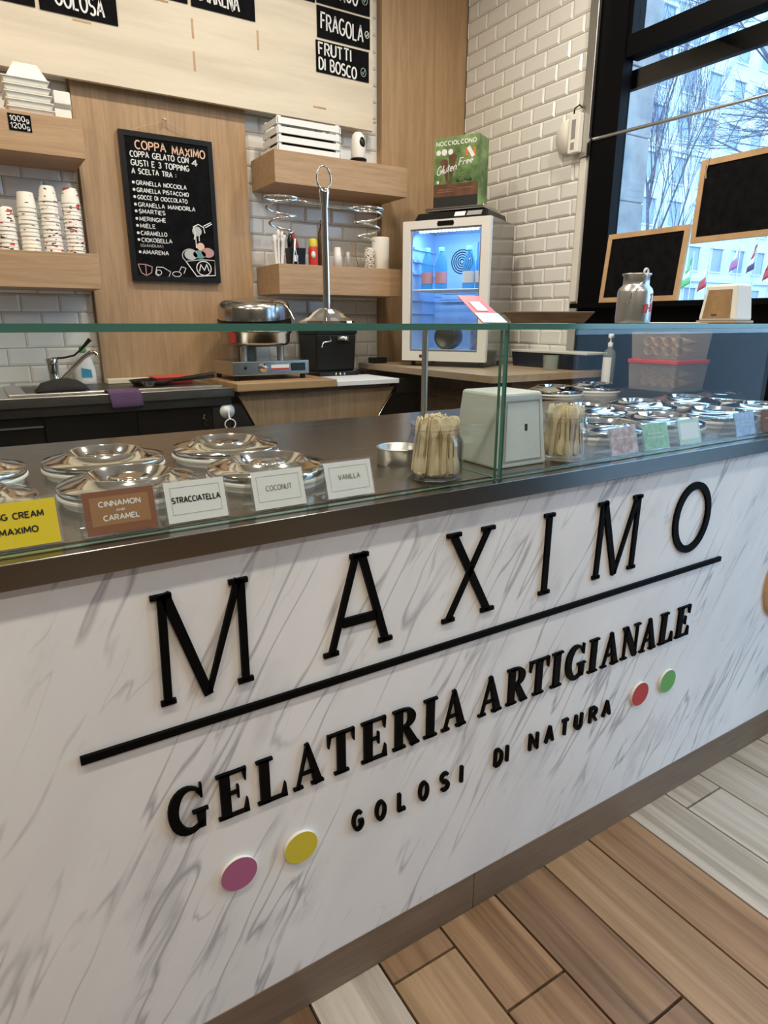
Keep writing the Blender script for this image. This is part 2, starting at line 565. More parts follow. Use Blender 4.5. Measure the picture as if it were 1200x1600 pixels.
class Fr:
    # flat drawing frame: origin, right and up vectors; depth runs out of the surface
    def __init__(s, o, u, v):
        s.o, s.u, s.w = Vector(o), Vector(u).normalized(), Vector(v).normalized()
        s.n = s.u.cross(s.w)

    def p(s, x, y, d):
        return s.o + s.u * x + s.w * y + s.n * d


def arc(cx, cy, rx, ry, a0, a1, n=14):
    return [(cx + rx * math.cos(math.radians(a0 + (a1 - a0) * i / n)), cy + ry * math.sin(math.radians(a0 + (a1 - a0) * i / n))) for i in range(n + 1)]


def ring(cx, cy, rx, ry, n=28):
    return arc(cx, cy, rx, ry, 90, 450 - 360.0 / n, n - 1)


# ------------------------------------------------------------------ stroke lettering
G = {
    'A': (.66, [[(0, 0), (.33, 1), (.66, 0)], [(.12, .34), (.54, .34)]]),
    'B': (.58, [[(0, 0), (0, 1)], [(0, 1), (.3, 1)] + arc(.3, .77, .22, .23, 80, -80, 8) + [(0, .54)], [(.3, .54)] + arc(.3, .27, .28, .27, 85, -85, 8) + [(0, 0)]]),
    'C': (.60, [arc(.36, .5, .36, .5, 52, 308)]),
    'D': (.60, [[(0, 0), (0, 1)], [(0, 1), (.2, 1)] + arc(.2, .5, .4, .5, 88, -88) + [(0, 0)]]),
    'E': (.50, [[(.5, 1), (0, 1), (0, 0), (.5, 0)], [(0, .52), (.4, .52)]]),
    'F': (.50, [[(.5, 1), (0, 1), (0, 0)], [(0, .54), (.4, .54)]]),
    'G': (.66, [arc(.36, .5, .36, .5, 50, 330) + [(.66, .42), (.40, .42)]]),
    'H': (.58, [[(0, 0), (0, 1)], [(.58, 0), (.58, 1)], [(0, .5), (.58, .5)]]),
    'I': (.06, [[(.03, 0), (.03, 1)]]),
    'J': (.4, [[(.4, 1), (.4, .25)] + arc(.2, .22, .2, .22, 0, -170, 8)]),
    'K': (.56, [[(0, 0), (0, 1)], [(.54, 1), (.02, .45)], [(.16, .6), (.56, 0)]]),
    'L': (.46, [[(0, 1), (0, 0), (.46, 0)]]),
    'M': (.74, [[(0, 0), (.06, 1), (.37, .22), (.68, 1), (.74, 0)]]),
    'N': (.58, [[(0, 0), (0, 1), (.58, 0), (.58, 1)]]),
    'O': (.68, [ring(.34, .5, .34, .5)]),
    'P': (.52, [[(0, 0), (0, 1), (.28, 1)] + arc(.28, .75, .24, .25, 85, -85, 8) + [(0, .5)]]),
    'Q': (.68, [ring(.34, .5, .34, .5), [(.42, .24), (.7, -.06)]]),
    'R': (.56, [[(0, 0), (0, 1), (.28, 1)] + arc(.28, .75, .24, .25, 85, -85, 8) + [(0, .5)], [(.22, .5), (.56, 0)]]),
    'S': (.54, [arc(.28, .74, .26, .26, 40, 250, 10) + arc(.27, .25, .27, .26, 85, -140, 10)]),
    'T': (.60, [[(0, 1), (.6, 1)], [(.3, 1), (.3, 0)]]),
    'U': (.58, [[(0, 1), (0, .28)] + arc(.29, .28, .29, .28, 180, 360, 10) + [(.58, 1)]]),
    'V': (.60, [[(0, 1), (.3, 0), (.6, 1)]]),
    'X': (.58, [[(0, 0), (.58, 1)], [(0, 1), (.58, 0)]]),
    'Y': (.58, [[(0, 1), (.29, .5), (.58, 1)], [(.29, .5), (.29, 0)]]),
    'Z': (.54, [[(0, 1), (.54, 1), (0, 0), (.54, 0)]]),
    '0': (.5, [ring(.25, .5, .25, .5, 20)]),
    '1': (.28, [[(0, .72), (.24, 1), (.24, 0)]]),
    '2': (.5, [arc(.25, .75, .25, .25, 165, -30, 10) + [(0, 0), (.5, 0)]]),
    '3': (.5, [arc(.24, .76, .22, .24, 150, -85, 9) + arc(.24, .26, .26, .26, 85, -150, 9)]),
    '4': (.52, [[(.36, 0), (.36, 1), (0, .34), (.52, .34)]]),
    ':': (.08, [[(.04, .15), (.04, .25)], [(.04, .6), (.04, .7)]]),
    '(': (.2, [arc(.2, .4, .2, .62, 110, 250, 8)]),
    ')': (.2, [arc(0, .4, .2, .62, 70, -70, 8)]),
    '*': (.22, [ring(.11, .5, .07, .1, 10)]),
    'a': (.4, [ring(.2, .25, .2, .25, 16), [(.4, .5), (.4, 0)]]),
    'g': (.4, [ring(.2, .25, .2, .25, 16), [(.4, .5), (.4, -.1)] + arc(.2, -.1, .2, .18, 0, -150, 6)]),
    'e': (.42, [[(.03, .26), (.4, .3)] + arc(.21, .26, .2, .25, 15, 310, 12)]),
    'l': (.16, [[(0, .05), (.1, .95), (.14, .8), (.04, .1), (.14, 0)]]),
    'n': (.42, [[(0, 0), (0, .5)], [(0, .3)] + arc(.2, .3, .2, .2, 150, 0, 8) + [(.4, 0)]]),
    'r': (.3, [[(0, 0), (0, .5)], [(0, .3)] + arc(.2, .3, .18, .2, 160, 60, 6)]),
    't': (.3, [[(.12, .85), (.12, .1), (.24, 0)], [(-.04, .58), (.32, .62)]]),
    'u': (.4, [[(0, .5), (0, .18)] + arc(.19, .18, .19, .18, 180, 350, 8) + [(.4, .5), (.4, 0)]]),
    ' ': (.36, []),
}


def text_width(t, gap=.2):
    return sum(G[c][0] + gap for c in t) - gap


def write(mb, t, F, x, y, h, w, d0=0.0, d1=None, gap=.2, width=None, slope=0.0, jig=0.0, mat=0, slant=0.0):
    # t written with its lower left corner at (x, y); `width` squeezes the line to that length
    k = h if width is None else width / text_width(t, gap)
    d1 = d0 if d1 is None else d1
    cx = 0.0
    for c in t:
        gw, strokes = G[c]
        jy = random.uniform(-jig, jig) * h
        jr = random.uniform(-jig, jig) * 0.6
        for st in strokes:
            closed = len(st) > 8 and math.hypot(st[0][0] - st[-1][0], st[0][1] - st[-1][1]) < .35 and c in '0OQ*ag' and st is strokes[0]
            pts = [(x + (cx + px) * k + (slant + jr) * py * h, y + py * h + jy + slope * (cx + px) * k) for px, py in st]
            mb.ribbon(pts, w, F, d0, d1, closed, mat)
        cx += gw + gap
    return x + cx * k


SERIF = {
    'E': (.62, [([(.19, 0), (.19, 1)], .2), ([(.03, .97), (.6, .97)], .06), ([(.03, .03), (.62, .03)], .06), ([(.25, .52), (.44, .52)], .05), ([(.44, .38), (.44, .66)], [.04, .04]), ([(.575, 1), (.59, .72)], [.10, .025]), ([(.59, 0), (.615, .30)], [.12, .02])]),
    'L': (.62, [([(.19, 0), (.19, 1)], .2), ([(.03, .97), (.37, .97)], .06), ([(.03, .03), (.62, .03)], .06), ([(.585, 0), (.61, .32)], [.13, .02])]),
    'I': (.36, [([(.18, 0), (.18, 1)], .2), ([(.0, .97), (.36, .97)], .06), ([(.0, .03), (.36, .03)], .06)]),
    'T': (.66, [([(.33, 0), (.33, 1)], .2), ([(.02, .97), (.64, .97)], .06), ([(.05, 1), (.02, .70)], [.10, .025]), ([(.61, 1), (.64, .70)], [.10, .025]), ([(.15, .03), (.51, .03)], .06)]),
    'A': (.74, [([(.10, 0), (.365, .98)], .06), ([(.35, 1.0), (.61, 0)], [.10, .21]), ([(.2, .33), (.5, .33)], .055), ([(.0, .03), (.23, .03)], .06), ([(.43, .03), (.74, .03)], .06)]),
    'R': (.74, [([(.19, 0), (.19, 1)], .2), ([(.03, .97), (.36, .97)], .06), ([(.03, .03), (.37, .03)], .06), ([(.28, .965)] + arc(.34, .745, .20, .215, 85, -85, 10) + [(.28, .525)], [.06, .06, .08, .12, .16, .19, .2, .19, .16, .12, .08, .06, .06]), ([(.36, .53), (.63, .02)], [.16, .21]), ([(.50, .03), (.75, .03)], .06)]),
    'G': (.76, [(arc(.40, .5, .31, .465, 48, 318, 20), [.05, .06, .06, .08, .11, .14, .17, .19, .2, .2, .2, .2, .2, .19, .17, .14, .11, .09, .08, .07, .07]), ([(.615, .05), (.615, .42)], [.14, .18]), ([(.45, .42), (.76, .42)], .055), ([(.60, .86), (.645, .72)], [.11, .03]), ([(.645, .70), (.645, 1.0)], .045)]),
    'N': (.80, [([(.13, 0), (.13, 1)], .06), ([(.12, .97), (.655, .03)], .20), ([(.665, 0), (.665, 1)], .06), ([(.0, .97), (.22, .97)], .06), ([(.0, .03), (.27, .03)], .06), ([(.53, .97), (.80, .97)], .06)]),
}

def W(t):
    # children drawn in world coordinates sit at minus their parent's place
    return tuple(-c for c in t.location)


FRONT = Fr((0, 0, 0), (1, 0, 0), (0, 0, 1))          # drawing frame of any face looking towards -Y

def face_y(y):
    return Fr((0, y, 0), (1, 0, 0), (0, 0, 1))

def face_x(x):
    return Fr((x, 0, 0), (0, -1, 0), (0, 0, 1))

# ------------------------------------------------------------------ the room
def build_floor():
    fl = MB().box(-2.5, 2.62, -4.0, 2.5, -0.06, -0.014).build('floor', 'grout', kind='structure')
    pitch, length, x0 = 0.1735, 1.045, 0.411
    for k in range(-17, 13):
        xa = x0 + pitch * k
        xb = xa + pitch
        if xb > 2.62:
            xb = 2.615
        c = (-0.06 - 0.1765 * (k - 1)) % length - length
        ys = [0.06]
        while c > -3.99:
            if c < 0.04:
                ys.append(c)
            c -= length
        ys.append(-3.99)
        for i in range(len(ys) - 1):
            ya, yb = ys[i + 1], ys[i]
            if yb - ya < 0.02:
                continue
            if k in (0,) or k >= 6:  # pale boards; towards the window the tone also holds painted daylight glare
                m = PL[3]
            elif k == 1:
                m = PL[1] if i == 0 else PL[2]
            elif k in (2, 5, 4):
                m = PL[0] if k != 4 else PL[2]
            elif k == 3:
                m = PL[1]
            else:
                m = PL[random.choice((0, 1, 2, 3))]
            g = 0.0031
            mb = MB().box(-(xb - xa) / 2 + g, (xb - xa) / 2 - g, -(yb - ya) / 2 + g, (yb - ya) / 2 - g, -0.0138, 0.0)
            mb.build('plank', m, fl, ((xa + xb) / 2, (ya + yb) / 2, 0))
build_floor()

TILE_W, TILE_H = 0.1525, 0.0766

def tile_mesh(w, h, F_axis):
    # bevel-edged brick tile lying in the local x-z plane, face towards -y
    mb = MB()
    b, t0, t1 = 0.010, 0.0, 0.008
    b = min(b, w * 0.35)
    a = [(-w / 2, t0, -h / 2), (w / 2, t0, -h / 2), (w / 2, t0, h / 2), (-w / 2, t0, h / 2)]
    e = [(x, -0.003, z) for x, _, z in a]
    c = [(-w / 2 + b, -t1, -h / 2 + b), (w / 2 - b, -t1, -h / 2 + b), (w / 2 - b, -t1, h / 2 - b), (-w / 2 + b, -t1, h / 2 - b)]
    f = [(8, 9, 10, 11)]
    for i in range(4):
        j = (i + 1) % 4
        f += [(i, j, 4 + j, 4 + i), (4 + i, 4 + j, 8 + j, 8 + i)]
    mb.add(a + e + c, f)
    return mb.mesh('tile', 'tile')

TILES = {}
def lay_tiles(wall, areas, place, rot, z0, offs):
    # courses of tiles over rectangles (u0, u1, z0, z1), running bond
    for (u0, u1, za, zb) in areas:
        k = math.floor((za - z0) / TILE_H)
        while z0 + k * TILE_H < zb - 0.004:
            lo, hi = max(z0 + k * TILE_H, za), min(z0 + (k + 1) * TILE_H, zb)
            off = offs[k % 2]
            i = math.floor((u0 - off) / TILE_W)
            while off + i * TILE_W < u1 - 0.004:
                a, b = max(off + i * TILE_W, u0), min(off + (i + 1) * TILE_W, u1)
                w, h = b - a - 0.0025, hi - lo - 0.0025
                if w > 0.006 and h > 0.006:
                    key = (round(w, 3), round(h, 3))
                    if key not in TILES:
                        TILES[key] = tile_mesh(key[0], key[1], None)
                    put('tile', TILES[key], wall, place((a + b) / 2, (lo + hi) / 2), rot)
                i += 1
            k += 1

def build_walls():
    wb = MB().box(-2.5, 2.75, 2.380, 2.5, -0.06, 3.35).build('wall_back', 'tile_grout', kind='structure')
    lay_tiles(wb, [(-0.30, 0.513, 1.126, 2.42), (1.271, 2.034, 1.126, 2.42), (1.95, 2.034, 2.42, 3.3)],
              lambda u, z: (u, 2.3795, z), (0, 0, 0), 1.289, (0.219, 0.139))
    wr = MB().box(2.5985, 2.75, 1.395, 2.38, -0.06, 3.35).build('wall_right', 'tile_grout', kind='structure')
    lay_tiles(wr, [(1.440, 2.330, 1.181, 3.3)], lambda u, z: (2.598, u, z), (0, 0, -math.pi / 2), 1.289, (1.934 - 2 * TILE_W, 1.860 - 2 * TILE_W))
    MB().box(2.55, 2.62, -4.0, 1.39, -0.06, 0.10).build('baseboard_right', 'black_frame', kind='structure')
    MB().box(-2.6, -2.5, -4.0, 2.5, -0.06, 3.35).build('wall_left', 'shop_wall', kind='structure')
    MB().box(-2.6, 2.75, -4.1, -4.0, -0.06, 3.35).build('wall_front', 'shop_wall', kind='structure')
    MB().box(-2.6, 2.75, -4.1, 2.5, 3.35, 3.45).build('ceiling', 'ceiling', kind='structure')
    MB().box(0.515, 1.270, 2.330, 2.380, 0.0, 3.35).build('trim_1', 'oak', kind='structure')
    MB().box(2.036, 2.588, 2.330, 2.380, 0.0, 3.35).build('trim_2', 'oak', kind='structure')
    MB().box(2.60, 2.75, -4.0, -1.555, -0.06, 3.35).build('wall_street_side', 'shop_wall', kind='structure')
    # dark apron below the shop window
    MB().box(2.604, 2.70, -0.35, 1.394, 0.10, 1.468).build('wall_window_apron', 'black_frame', kind='structure')
build_walls()

def build_window():
    w = thing('window_1', None, None, (2.66, 0.5, 1.47), kind='structure')
    o = W(w)
    def part(n, mb, m):
        return mb.build(n, m, w, o)
    zt = 3.34
    part('sill', MB().box(2.545, 2.72, -0.35, 1.394, 1.468, 1.490), 'black_frame')
    part('frame', MB().box(2.60, 2.662, 1.245, 1.394, 1.490, zt), 'black_frame')
    part('frame', MB().box(2.662, 2.762, 1.330, 1.394, 1.490, zt), 'black_frame')
    part('frame', MB().box(2.612, 2.69, 1.225, 1.245, 2.588, zt), 'black_frame')
    part('frame', MB().box(2.60, 2.70, -0.15, -0.05, 1.490, zt), 'black_frame')
    part('frame', MB().box(2.61, 2.69, -0.05, 1.245, 2.505, 2.588), 'black_frame')
    part('frame', MB().box(2.60, 2.70, -0.05, 1.245, zt - 0.07, zt), 'black_frame')
    part('outer_rail', MB().box(2.705, 2.735, -0.15, 1.394, 2.408, 2.483), 'black_frame')
    part('pane', MB().box(2.650, 2.656, -0.05, 1.245, 1.490, 2.505), 'window_glass')
    part('pane', MB().box(2.650, 2.656, -0.05, 1.225, 2.588, zt - 0.07), 'window_glass')
    d = thing('window_2', None, None, (2.66, -0.9, 0.1), kind='structure')
    o2 = W(d)
    for y in (-0.35, -1.50):
        MB().box(2.60, 2.70, y - 0.05, y + 0.05, 0.10, zt).build('frame', 'black_frame', d, o2)
    MB().box(2.60, 2.70, -1.55, -0.15, 2.505, 2.588).build('frame', 'black_frame', d, o2)
    MB().box(2.60, 2.70, -1.55, -0.15, zt - 0.07, zt).build('frame', 'black_frame', d, o2)
    for a, b in ((-1.45, -0.40),):
        MB().box(2.650, 2.656, a, b, 0.10, 2.505).build('pane', 'window_glass', d, o2)
        MB().box(2.650, 2.656, a, b, 2.588, zt - 0.07).build('pane', 'window_glass', d, o2)
build_window()

def build_lamps():
    for i, (x, y) in enumerate(LAMPS):
        t = thing('ceiling_spotlight', 'round recessed ceiling spotlight with a warm glowing lens', 'lamp', (x, y, 3.35), 0, 'recessed spotlights in the ceiling')
        MB().lathe([(0.062, -0.004), (0.085, -0.008), (0.09, -0.001)], 24).build('trim_ring', 'white_plastic', t)
        MB().lathe([(0.0, -0.003), (0.062, -0.003)], 24).build('lens', 'lamp_glow', t)
        ld = bpy.data.lights.new('spotlight_beam', 'AREA')
        ld.shape = 'DISK'
        ld.size = 0.16
        ld.energy = LAMP_POWER
        ld.color = LAMP_COLOUR
        lo = bpy.data.objects.new('spotlight_beam', ld)
        COL.objects.link(lo)
        lo.parent = t
        lo.location = (0, 0, -0.02)
build_lamps()

# ------------------------------------------------------------------ the gelato counter
def build_counter():
    t = thing('gelato_counter', 'white marbled gelato counter with steel top edge and raised black lettering', 'counter', (1.0, 0.4, 0))
    o = W(t)
    mf = MB().box(-1.6, 2.595, 0.0, 0.03, 0.108, 1.056).build('marble_front', 'marble', t, o)
    MB().box(-1.6, 0.8565, -0.002, 0.03, 0.001, 0.108).build('skirting_board', 'skirt', t, o)
    MB().box(0.8585, 2.595, -0.002, 0.03, 0.001, 0.108).build('skirting_board', 'skirt', t, o)
    MB().box(-1.6, 2.595, -0.020, 0.030, 1.056, 1.0935).build('steel_edge', 'steel', t, o, bevel=0.0015)
    wt = MB()
    wt.box(-1.6, 2.595, 0.030, 0.93, 1.064, 1.095)
    wt.box(2.08, 2.595, 0.93, 1.165, 1.064, 1.095)
    wt.build('worktop', 'steel_top', t, o)
    bd = MB()
    bd.box(-1.6, 2.595, 0.031, 0.90, 0.002, 1.063)
    bd.box(2.11, 2.595, 0.90, 1.165, 0.002, 1.063)
    bd.build('carcass', 'steel_dark', t, o)
    F = Fr((0, -0.0005, 0), (1, 0, 0), (0, 0, 1))
    D = 0.0065
    def letter(strokes):
        mb = MB()
        for p, w, c in strokes:
            mb.ribbon(p, w, F, -0.0004, D, c)
        mb.build('letter', 'black_letter', mf)
    zb, zt = 0.811, 1.001
    b, tp = zb + 0.004, zt - 0.004
    def em(x):
        letter([([(.1925 + x, tp), (.1875 + x, b)], .0128, 0), ([(.197 + x, zt), (.253 + x, zb - .002)], [.0165, .0155], 0), ([(.2535 + x, zb), (.315 + x, zt)], [.0085, .0112], 0),
                ([(.319 + x, tp), (.3175 + x, b)], .0128, 0), ([(.176 + x, tp), (.208 + x, tp)], .0085, 0), ([(.299 + x, tp), (.331 + x, tp)], .0085, 0),
                ([(.176 + x, b), (.2 + x, b)], .0085, 0), ([(.304 + x, b), (.331 + x, b)], .0085, 0)])
    em(0)
    letter([([(.482, b), (.536, zt)], .0120, 0), ([(.546, zt), (.598, b)], .0150, 0), ([(.505, .871), (.578, .871)], .0175, 0), ([(.523, tp), (.561, tp)], .0085, 0), ([(.466, b), (.496, b)], .0085, 0), ([(.583, b), (.613, b)], .0085, 0)])
    letter([([(.757, tp), (.853, b)], .0158, 0), ([(.848, tp), (.749, b)], .0112, 0), ([(.741, tp), (.776, tp)], .0085, 0), ([(.829, tp), (.864, tp)], .0085, 0), ([(.734, b), (.765, b)], .0085, 0), ([(.836, b), (.871, b)], .0085, 0)])
    letter([([(1.0215, tp), (1.0205, b)], .0138, 0), ([(1.006, tp), (1.037, tp)], .0085, 0), ([(1.004, b), (1.037, b)], .0085, 0)])
    em(1.004)
    letter([(ring(1.5535, .9065, .0695, .0875, 40), .0190, 1)])
    letter([([(.051, .759), (1.719, .759)], .0135, 0)])
    gl = [('G', .168, .235), ('E', .249, .306), ('L', .322, .380), ('A', .395, .458), ('T', .468, .527), ('E', .540, .599), ('R', .614, .681), ('I', .694, .728), ('A', .741, .807), ('A', .843, .911), ('R', .923, .989), ('T', .995, 1.057), ('I', 1.068, 1.103), ('G', 1.117, 1.186), ('I', 1.198, 1.231), ('A', 1.246, 1.312), ('N', 1.323, 1.391), ('A', 1.399, 1.465), ('L', 1.475, 1.535), ('E', 1.549, 1.608)]
    H = .093
    for ch, a, c in gl:
        gw, st = SERIF[ch]
        k = (c - a) / gw
        letter([([(a + x * k, .5525 + y * H) for x, y in p], ([q * k * 1.0 for q in w] if isinstance(w, list) else (w * k * 0.98 if abs(p[0][0] - p[-1][0]) < .3 and len(p) == 2 and w > .1 else w * H * .9)), 0) for p, w in st])
    small = [('G', .519, .546), ('O', .574, .601), ('L', .630, .653), ('O', .684, .711), ('S', .741, .768), ('I', .797, .807), ('D', .899, .926), ('I', .934, .945), ('N', 1.010, 1.041), ('A', 1.064, 1.095), ('T', 1.119, 1.147), ('U', 1.169, 1.197), ('R', 1.223, 1.254), ('A', 1.274, 1.307)]
    for ch, a, c in small:
        gw, st = G[ch]
        w = .0074
        k = (c - a - w) / max(gw, .12) if ch != 'I' else .001
        x0 = a + w / 2 if ch != 'I' else (a + c) / 2
        letter([([(x0 + x * k, .400 + y * .042) for x, y in p], w, 1 if ch == 'O' else 0) for p in st])
    for x, z, m in ((.2795, .4245, 'pink'), (.4045, .421, 'yellow'), (1.423, .4215, 'red'), (1.544, .4235, 'green')):
        mb = MB()
        X = Matrix.Translation((x, 0.0, z)) @ Matrix.Rotation(math.pi / 2, 4, 'X')
        mb.lathe([(0.0345, 0.0004), (0.0345, 0.0075), (0.0, 0.0075)], 40, mats=[0, 1], X=X, smooth=False)
        mb.build('dot', ['foam', m], mf)
    # oval cone-shaped plaque at the far end
    X = Matrix.Translation((2.085, -0.0004, 0.61)) @ Matrix.Rotation(math.pi / 2, 4, 'X') @ Matrix.Diagonal((1, 1.32, 1, 1))
    MB().lathe([(0.088, 0.0), (0.088, 0.012), (0.078, 0.016), (0.074, 0.010), (0.0, 0.010)], 40, mats=[0, 0, 0, 1], X=X).build('oval_plaque', ['frame_wood', 'black_letter'], mf)
    # glass: front panes, shelf, partition
    g = ['glass', 'glass_edge']
    c = thing('glass_screen', 'clear glass front screen with green edges along the counter top', 'glass screen', (0.9, 0.2, 1.095))
    q = W(c)
    MB().pane(-1.6, 0.868, 0.006, 0.014, 1.0955, 1.3865, 1).build('front_pane', g, c, q)
    MB().pane(0.884, 2.55, 0.006, 0.014, 1.0955, 1.3865, 1).build('front_pane', g, c, q)
    MB().pane(0.872, 0.880, 0.006, 0.270, 1.0955, 1.3865, 0).build('partition_pane', g, c, q)
    MB().pane(-1.6, 0.8745, 0.0, 0.30, 1.3870, 1.3980, 2).build('shelf_pane', g, c, q)
    MB().pane(0.8775, 2.55, 0.0, 0.30, 1.3870, 1.3980, 2).build('shelf_pane', g, c, q)
    for x in (-0.6, 0.876, 2.42):
        MB().tube([(x, 0.272, 1.0955), (x, 0.272, 1.3868)], 0.0072, 12).build('support_post', 'alu', c, q)
build_counter()

def build_tubs():
    t = thing('gelato_tub', 'x', 'gelato tub', (0, 0, 1.0952))
    MB().lathe([(0.112, 0.0), (0.112, 0.012), (0.1195, 0.0122), (0.1210, 0.0135), (0.1210, 0.0175), (0.1195, 0.0190), (0.110, 0.0192)], 56, smooth=False).build('collar', 'white_plastic', t)
    lid = MB().lathe([(0.108, 0.0194), (0.1185, 0.0194), (0.1195, 0.0205), (0.1195, 0.0300), (0.1180, 0.0318), (0.100, 0.0362), (0.082, 0.0415), (0.0755, 0.0455), (0.0730, 0.0470), (0.0710, 0.0460), (0.060, 0.0340), (0.050, 0.0260), (0.043, 0.0235), (0.038, 0.0235)], 64).build('lid', 'lid', t)
    MB().lathe([(0.038, 0.0233), (0.0325, 0.0250), (0.0315, 0.0330), (0.036, 0.0370), (0.036, 0.0395), (0.031, 0.0410), (0.012, 0.0390), (0.0, 0.0385)], 40).build('knob', 'lid', lid)
    spots = [(.210, .246, 'polished steel gelato tub lid behind the brown cinnamon card', None),
             (.473, .240, 'polished steel gelato tub lid right behind the coconut card', None),
             (.208, .490, 'polished steel gelato tub lid behind the cinnamon tub, back row', None),
             (.473, .496, 'polished steel gelato tub lid in the back row, below the white suction hook', None),
             (-.056, .246, 'polished steel gelato tub lid behind the yellow egg cream card', None),
             (-.056, .496, 'polished steel gelato tub lid behind the egg cream tub, back row', None)]
    lab = 'polished steel gelato tub lid behind the glass next to the greenish sample cards'
    for x in (1.43, 1.698, 1.965, 2.232):
        spots.append((x, .222, lab + ', front row', 'tubs beyond the napkin box'))
    for x in (1.70, 1.957, 2.213, 2.468):
        spots.append((x, .490, lab + ', back row', 'back row of tubs beyond the napkin box'))
    for x in (2.10, 2.355):
        spots.append((x, 1.03, 'polished steel gelato tub lid on the side wing before the wooden corner worktop', 'tubs on the side wing'))
    for i, (x, y, l, g) in enumerate(spots):
        o = t if i == 0 else dup(t)
        o.location = (x, y, 1.0952)
        o.rotation_euler = (0, 0, i * 0.7)
        o['label'] = l
        if g:
            o['group'] = g
build_tubs()

# ------------------------------------------------------------------ flavour cards
def flavour_card(x0, x1, label, face, texts, border=None, inner=None, y=0.020, group=None):
    w, h, lean = x1 - x0, 0.066, 0.30
    t = thing('flavour_card', label, 'sign', ((x0 + x1) / 2, y + 0.012, 1.0953), 0, group)
    up = Vector((0, math.sin(lean), math.cos(lean)))
    F = Fr((-w / 2, 0, 0.001), (1, 0, 0), up)
    hd = MB()
    m = 0.0035
    hd.prism([(-m, 0), (w + m, 0), (w + m, h + 0.004), (-m, h + 0.004)], F, -0.0022, -0.0008)
    top = F.p(0, h + 0.004, -0.0015)
    back = Vector((0, math.sin(-0.42), math.cos(-0.42)))
    B = Fr((-w / 2, top.y * 2 + 0.012, 0.001), (1, 0, 0), back)
    hd.prism([(-m, 0), (w + m, 0), (w + m, h * 0.98), (-m, h * 0.98)], B, -0.0012, 0.0)
    yb = B.o.y
    hd.box(-w / 2 - m, w / 2 + m, 0.001, yb, 0.0, 0.001)
    hd.build('acrylic_stand', 'acrylic', t)
    ins = MB()
    ins.prism([(0, 0.002), (w, 0.002), (w, h), (0, h)], F, -0.0006, 0.0)
    i = ins.build('card', face, t)
    if inner:
        MB().prism([(w * .09, h * .22), (w * .91, h * .22), (w * .91, h * .86), (w * .09, h * .86)], F, 0.0001, 0.0003).build('panel', inner, i)
    if border:
        MB().ribbon([(w * .09, h * .22), (w * .91, h * .22), (w * .91, h * .86), (w * .09, h * .86)], 0.0006, F, 0.0004, 0.0004, True).build('border', border, i)
    for (s, cy, hh, ww, ink, st) in texts:
        mb = MB()
        write(mb, s, F, w / 2 - w * ww / 2, h * cy - hh / 2, hh, st, 0.0006, gap=.2, width=w * ww)
        mb.build('lettering', ink, i)
    return t

def build_cards():
    flavour_card(-.029, .072, 'yellow flavour card lettered egg cream in a clear stand', 'card_yellow', [('EGG CREAM', .70, .0080, .66, 'ink', .0019), ('MAXIMO', .38, .0080, .47, 'ink', .0019)])
    flavour_card(.107, .208, 'brown flavour card lettered cinnamon and caramel in a clear stand', 'card_brown', [('CINNAMON', .70, .0072, .58, 'ink_white', .0017), ('AND', .54, .003, .12, 'ink_white', .0007), ('CARAMEL', .38, .0072, .50, 'ink_white', .0017)], 'card_tan', 'card_tan')
    flavour_card(.224, .319, 'white flavour card lettered stracciatella in bold black', 'card_white', [('STRACCIATELLA', .56, .0082, .80, 'ink', .0019)], 'ink_grey')
    flavour_card(.366, .459, 'white flavour card lettered coconut in grey', 'card_white', [('COCONUT', .55, .0082, .50, 'ink_grey', .0015)], 'ink_grey')
    flavour_card(.502, .597, 'white flavour card lettered vanilla in dark grey', 'card_white', [('VANILLA', .58, .0082, .46, 'ink_grey', .0016)], 'ink_grey')
    ln = lambda k: [('IIIIIIIIIIIIII', .62 - .16 * j, .004, .6, 'ink_white', .0016) for j in range(k)]
    flavour_card(1.256, 1.350, 'pinkish brown printed flavour card in a clear tent stand', 'card_pink', ln(1))
    flavour_card(1.377, 1.472, 'green printed flavour card in a clear tent stand', 'card_green', ln(2))
    flavour_card(1.517, 1.607, 'cream and teal printed flavour card in a clear tent stand', 'card_teal', [], None, 'card_white')
    flavour_card(1.773, 1.867, 'pale blue printed flavour card in a clear tent stand with a gap on either side', 'card_blue', ln(2))
    flavour_card(1.905, 2.000, 'dark backed flavour card in a clear tent stand past the pale blue card', 'card_brown', ln(1))
build_cards()

# ------------------------------------------------------------------ jars of wooden spoons
def spoon_mesh():
    L, t = 0.112, 0.0014
    pr = [(0.0, 0.005), (0.003, 0.0085), (0.010, 0.0108), (0.020, 0.0108), (0.029, 0.0082), (0.038, 0.0046), (0.09, 0.0046), (0.102, 0.0062), (0.109, 0.0054), (0.112, 0.0025)]
    vs, fs = [], []
    for z, h in pr:
        dip = -0.0022 * max(0, 1 - ((z - 0.017) / 0.017) ** 2)
        vs += [(-h, -t / 2, z), (h, -t / 2, z), (h, t / 2, z), (-h, t / 2, z), (0, -t / 2 - dip, z), (0, t / 2 - dip, z)]
    for i in range(len(pr) - 1):
        a, b = i * 6, i * 6 + 6
        for p, q in ((0, 4), (4, 1), (1, 2), (2, 5), (5, 3), (3, 0)):
            fs.append((a + p, a + q, b + q, b + p))
    e = (len(pr) - 1) * 6
    fs += [(3, 5, 2, 1, 4, 0), (e, e + 4, e + 1, e + 2, e + 5, e + 3)]
    return MB().add(vs, fs).mesh('wooden_spoon', 'spoon_wood')

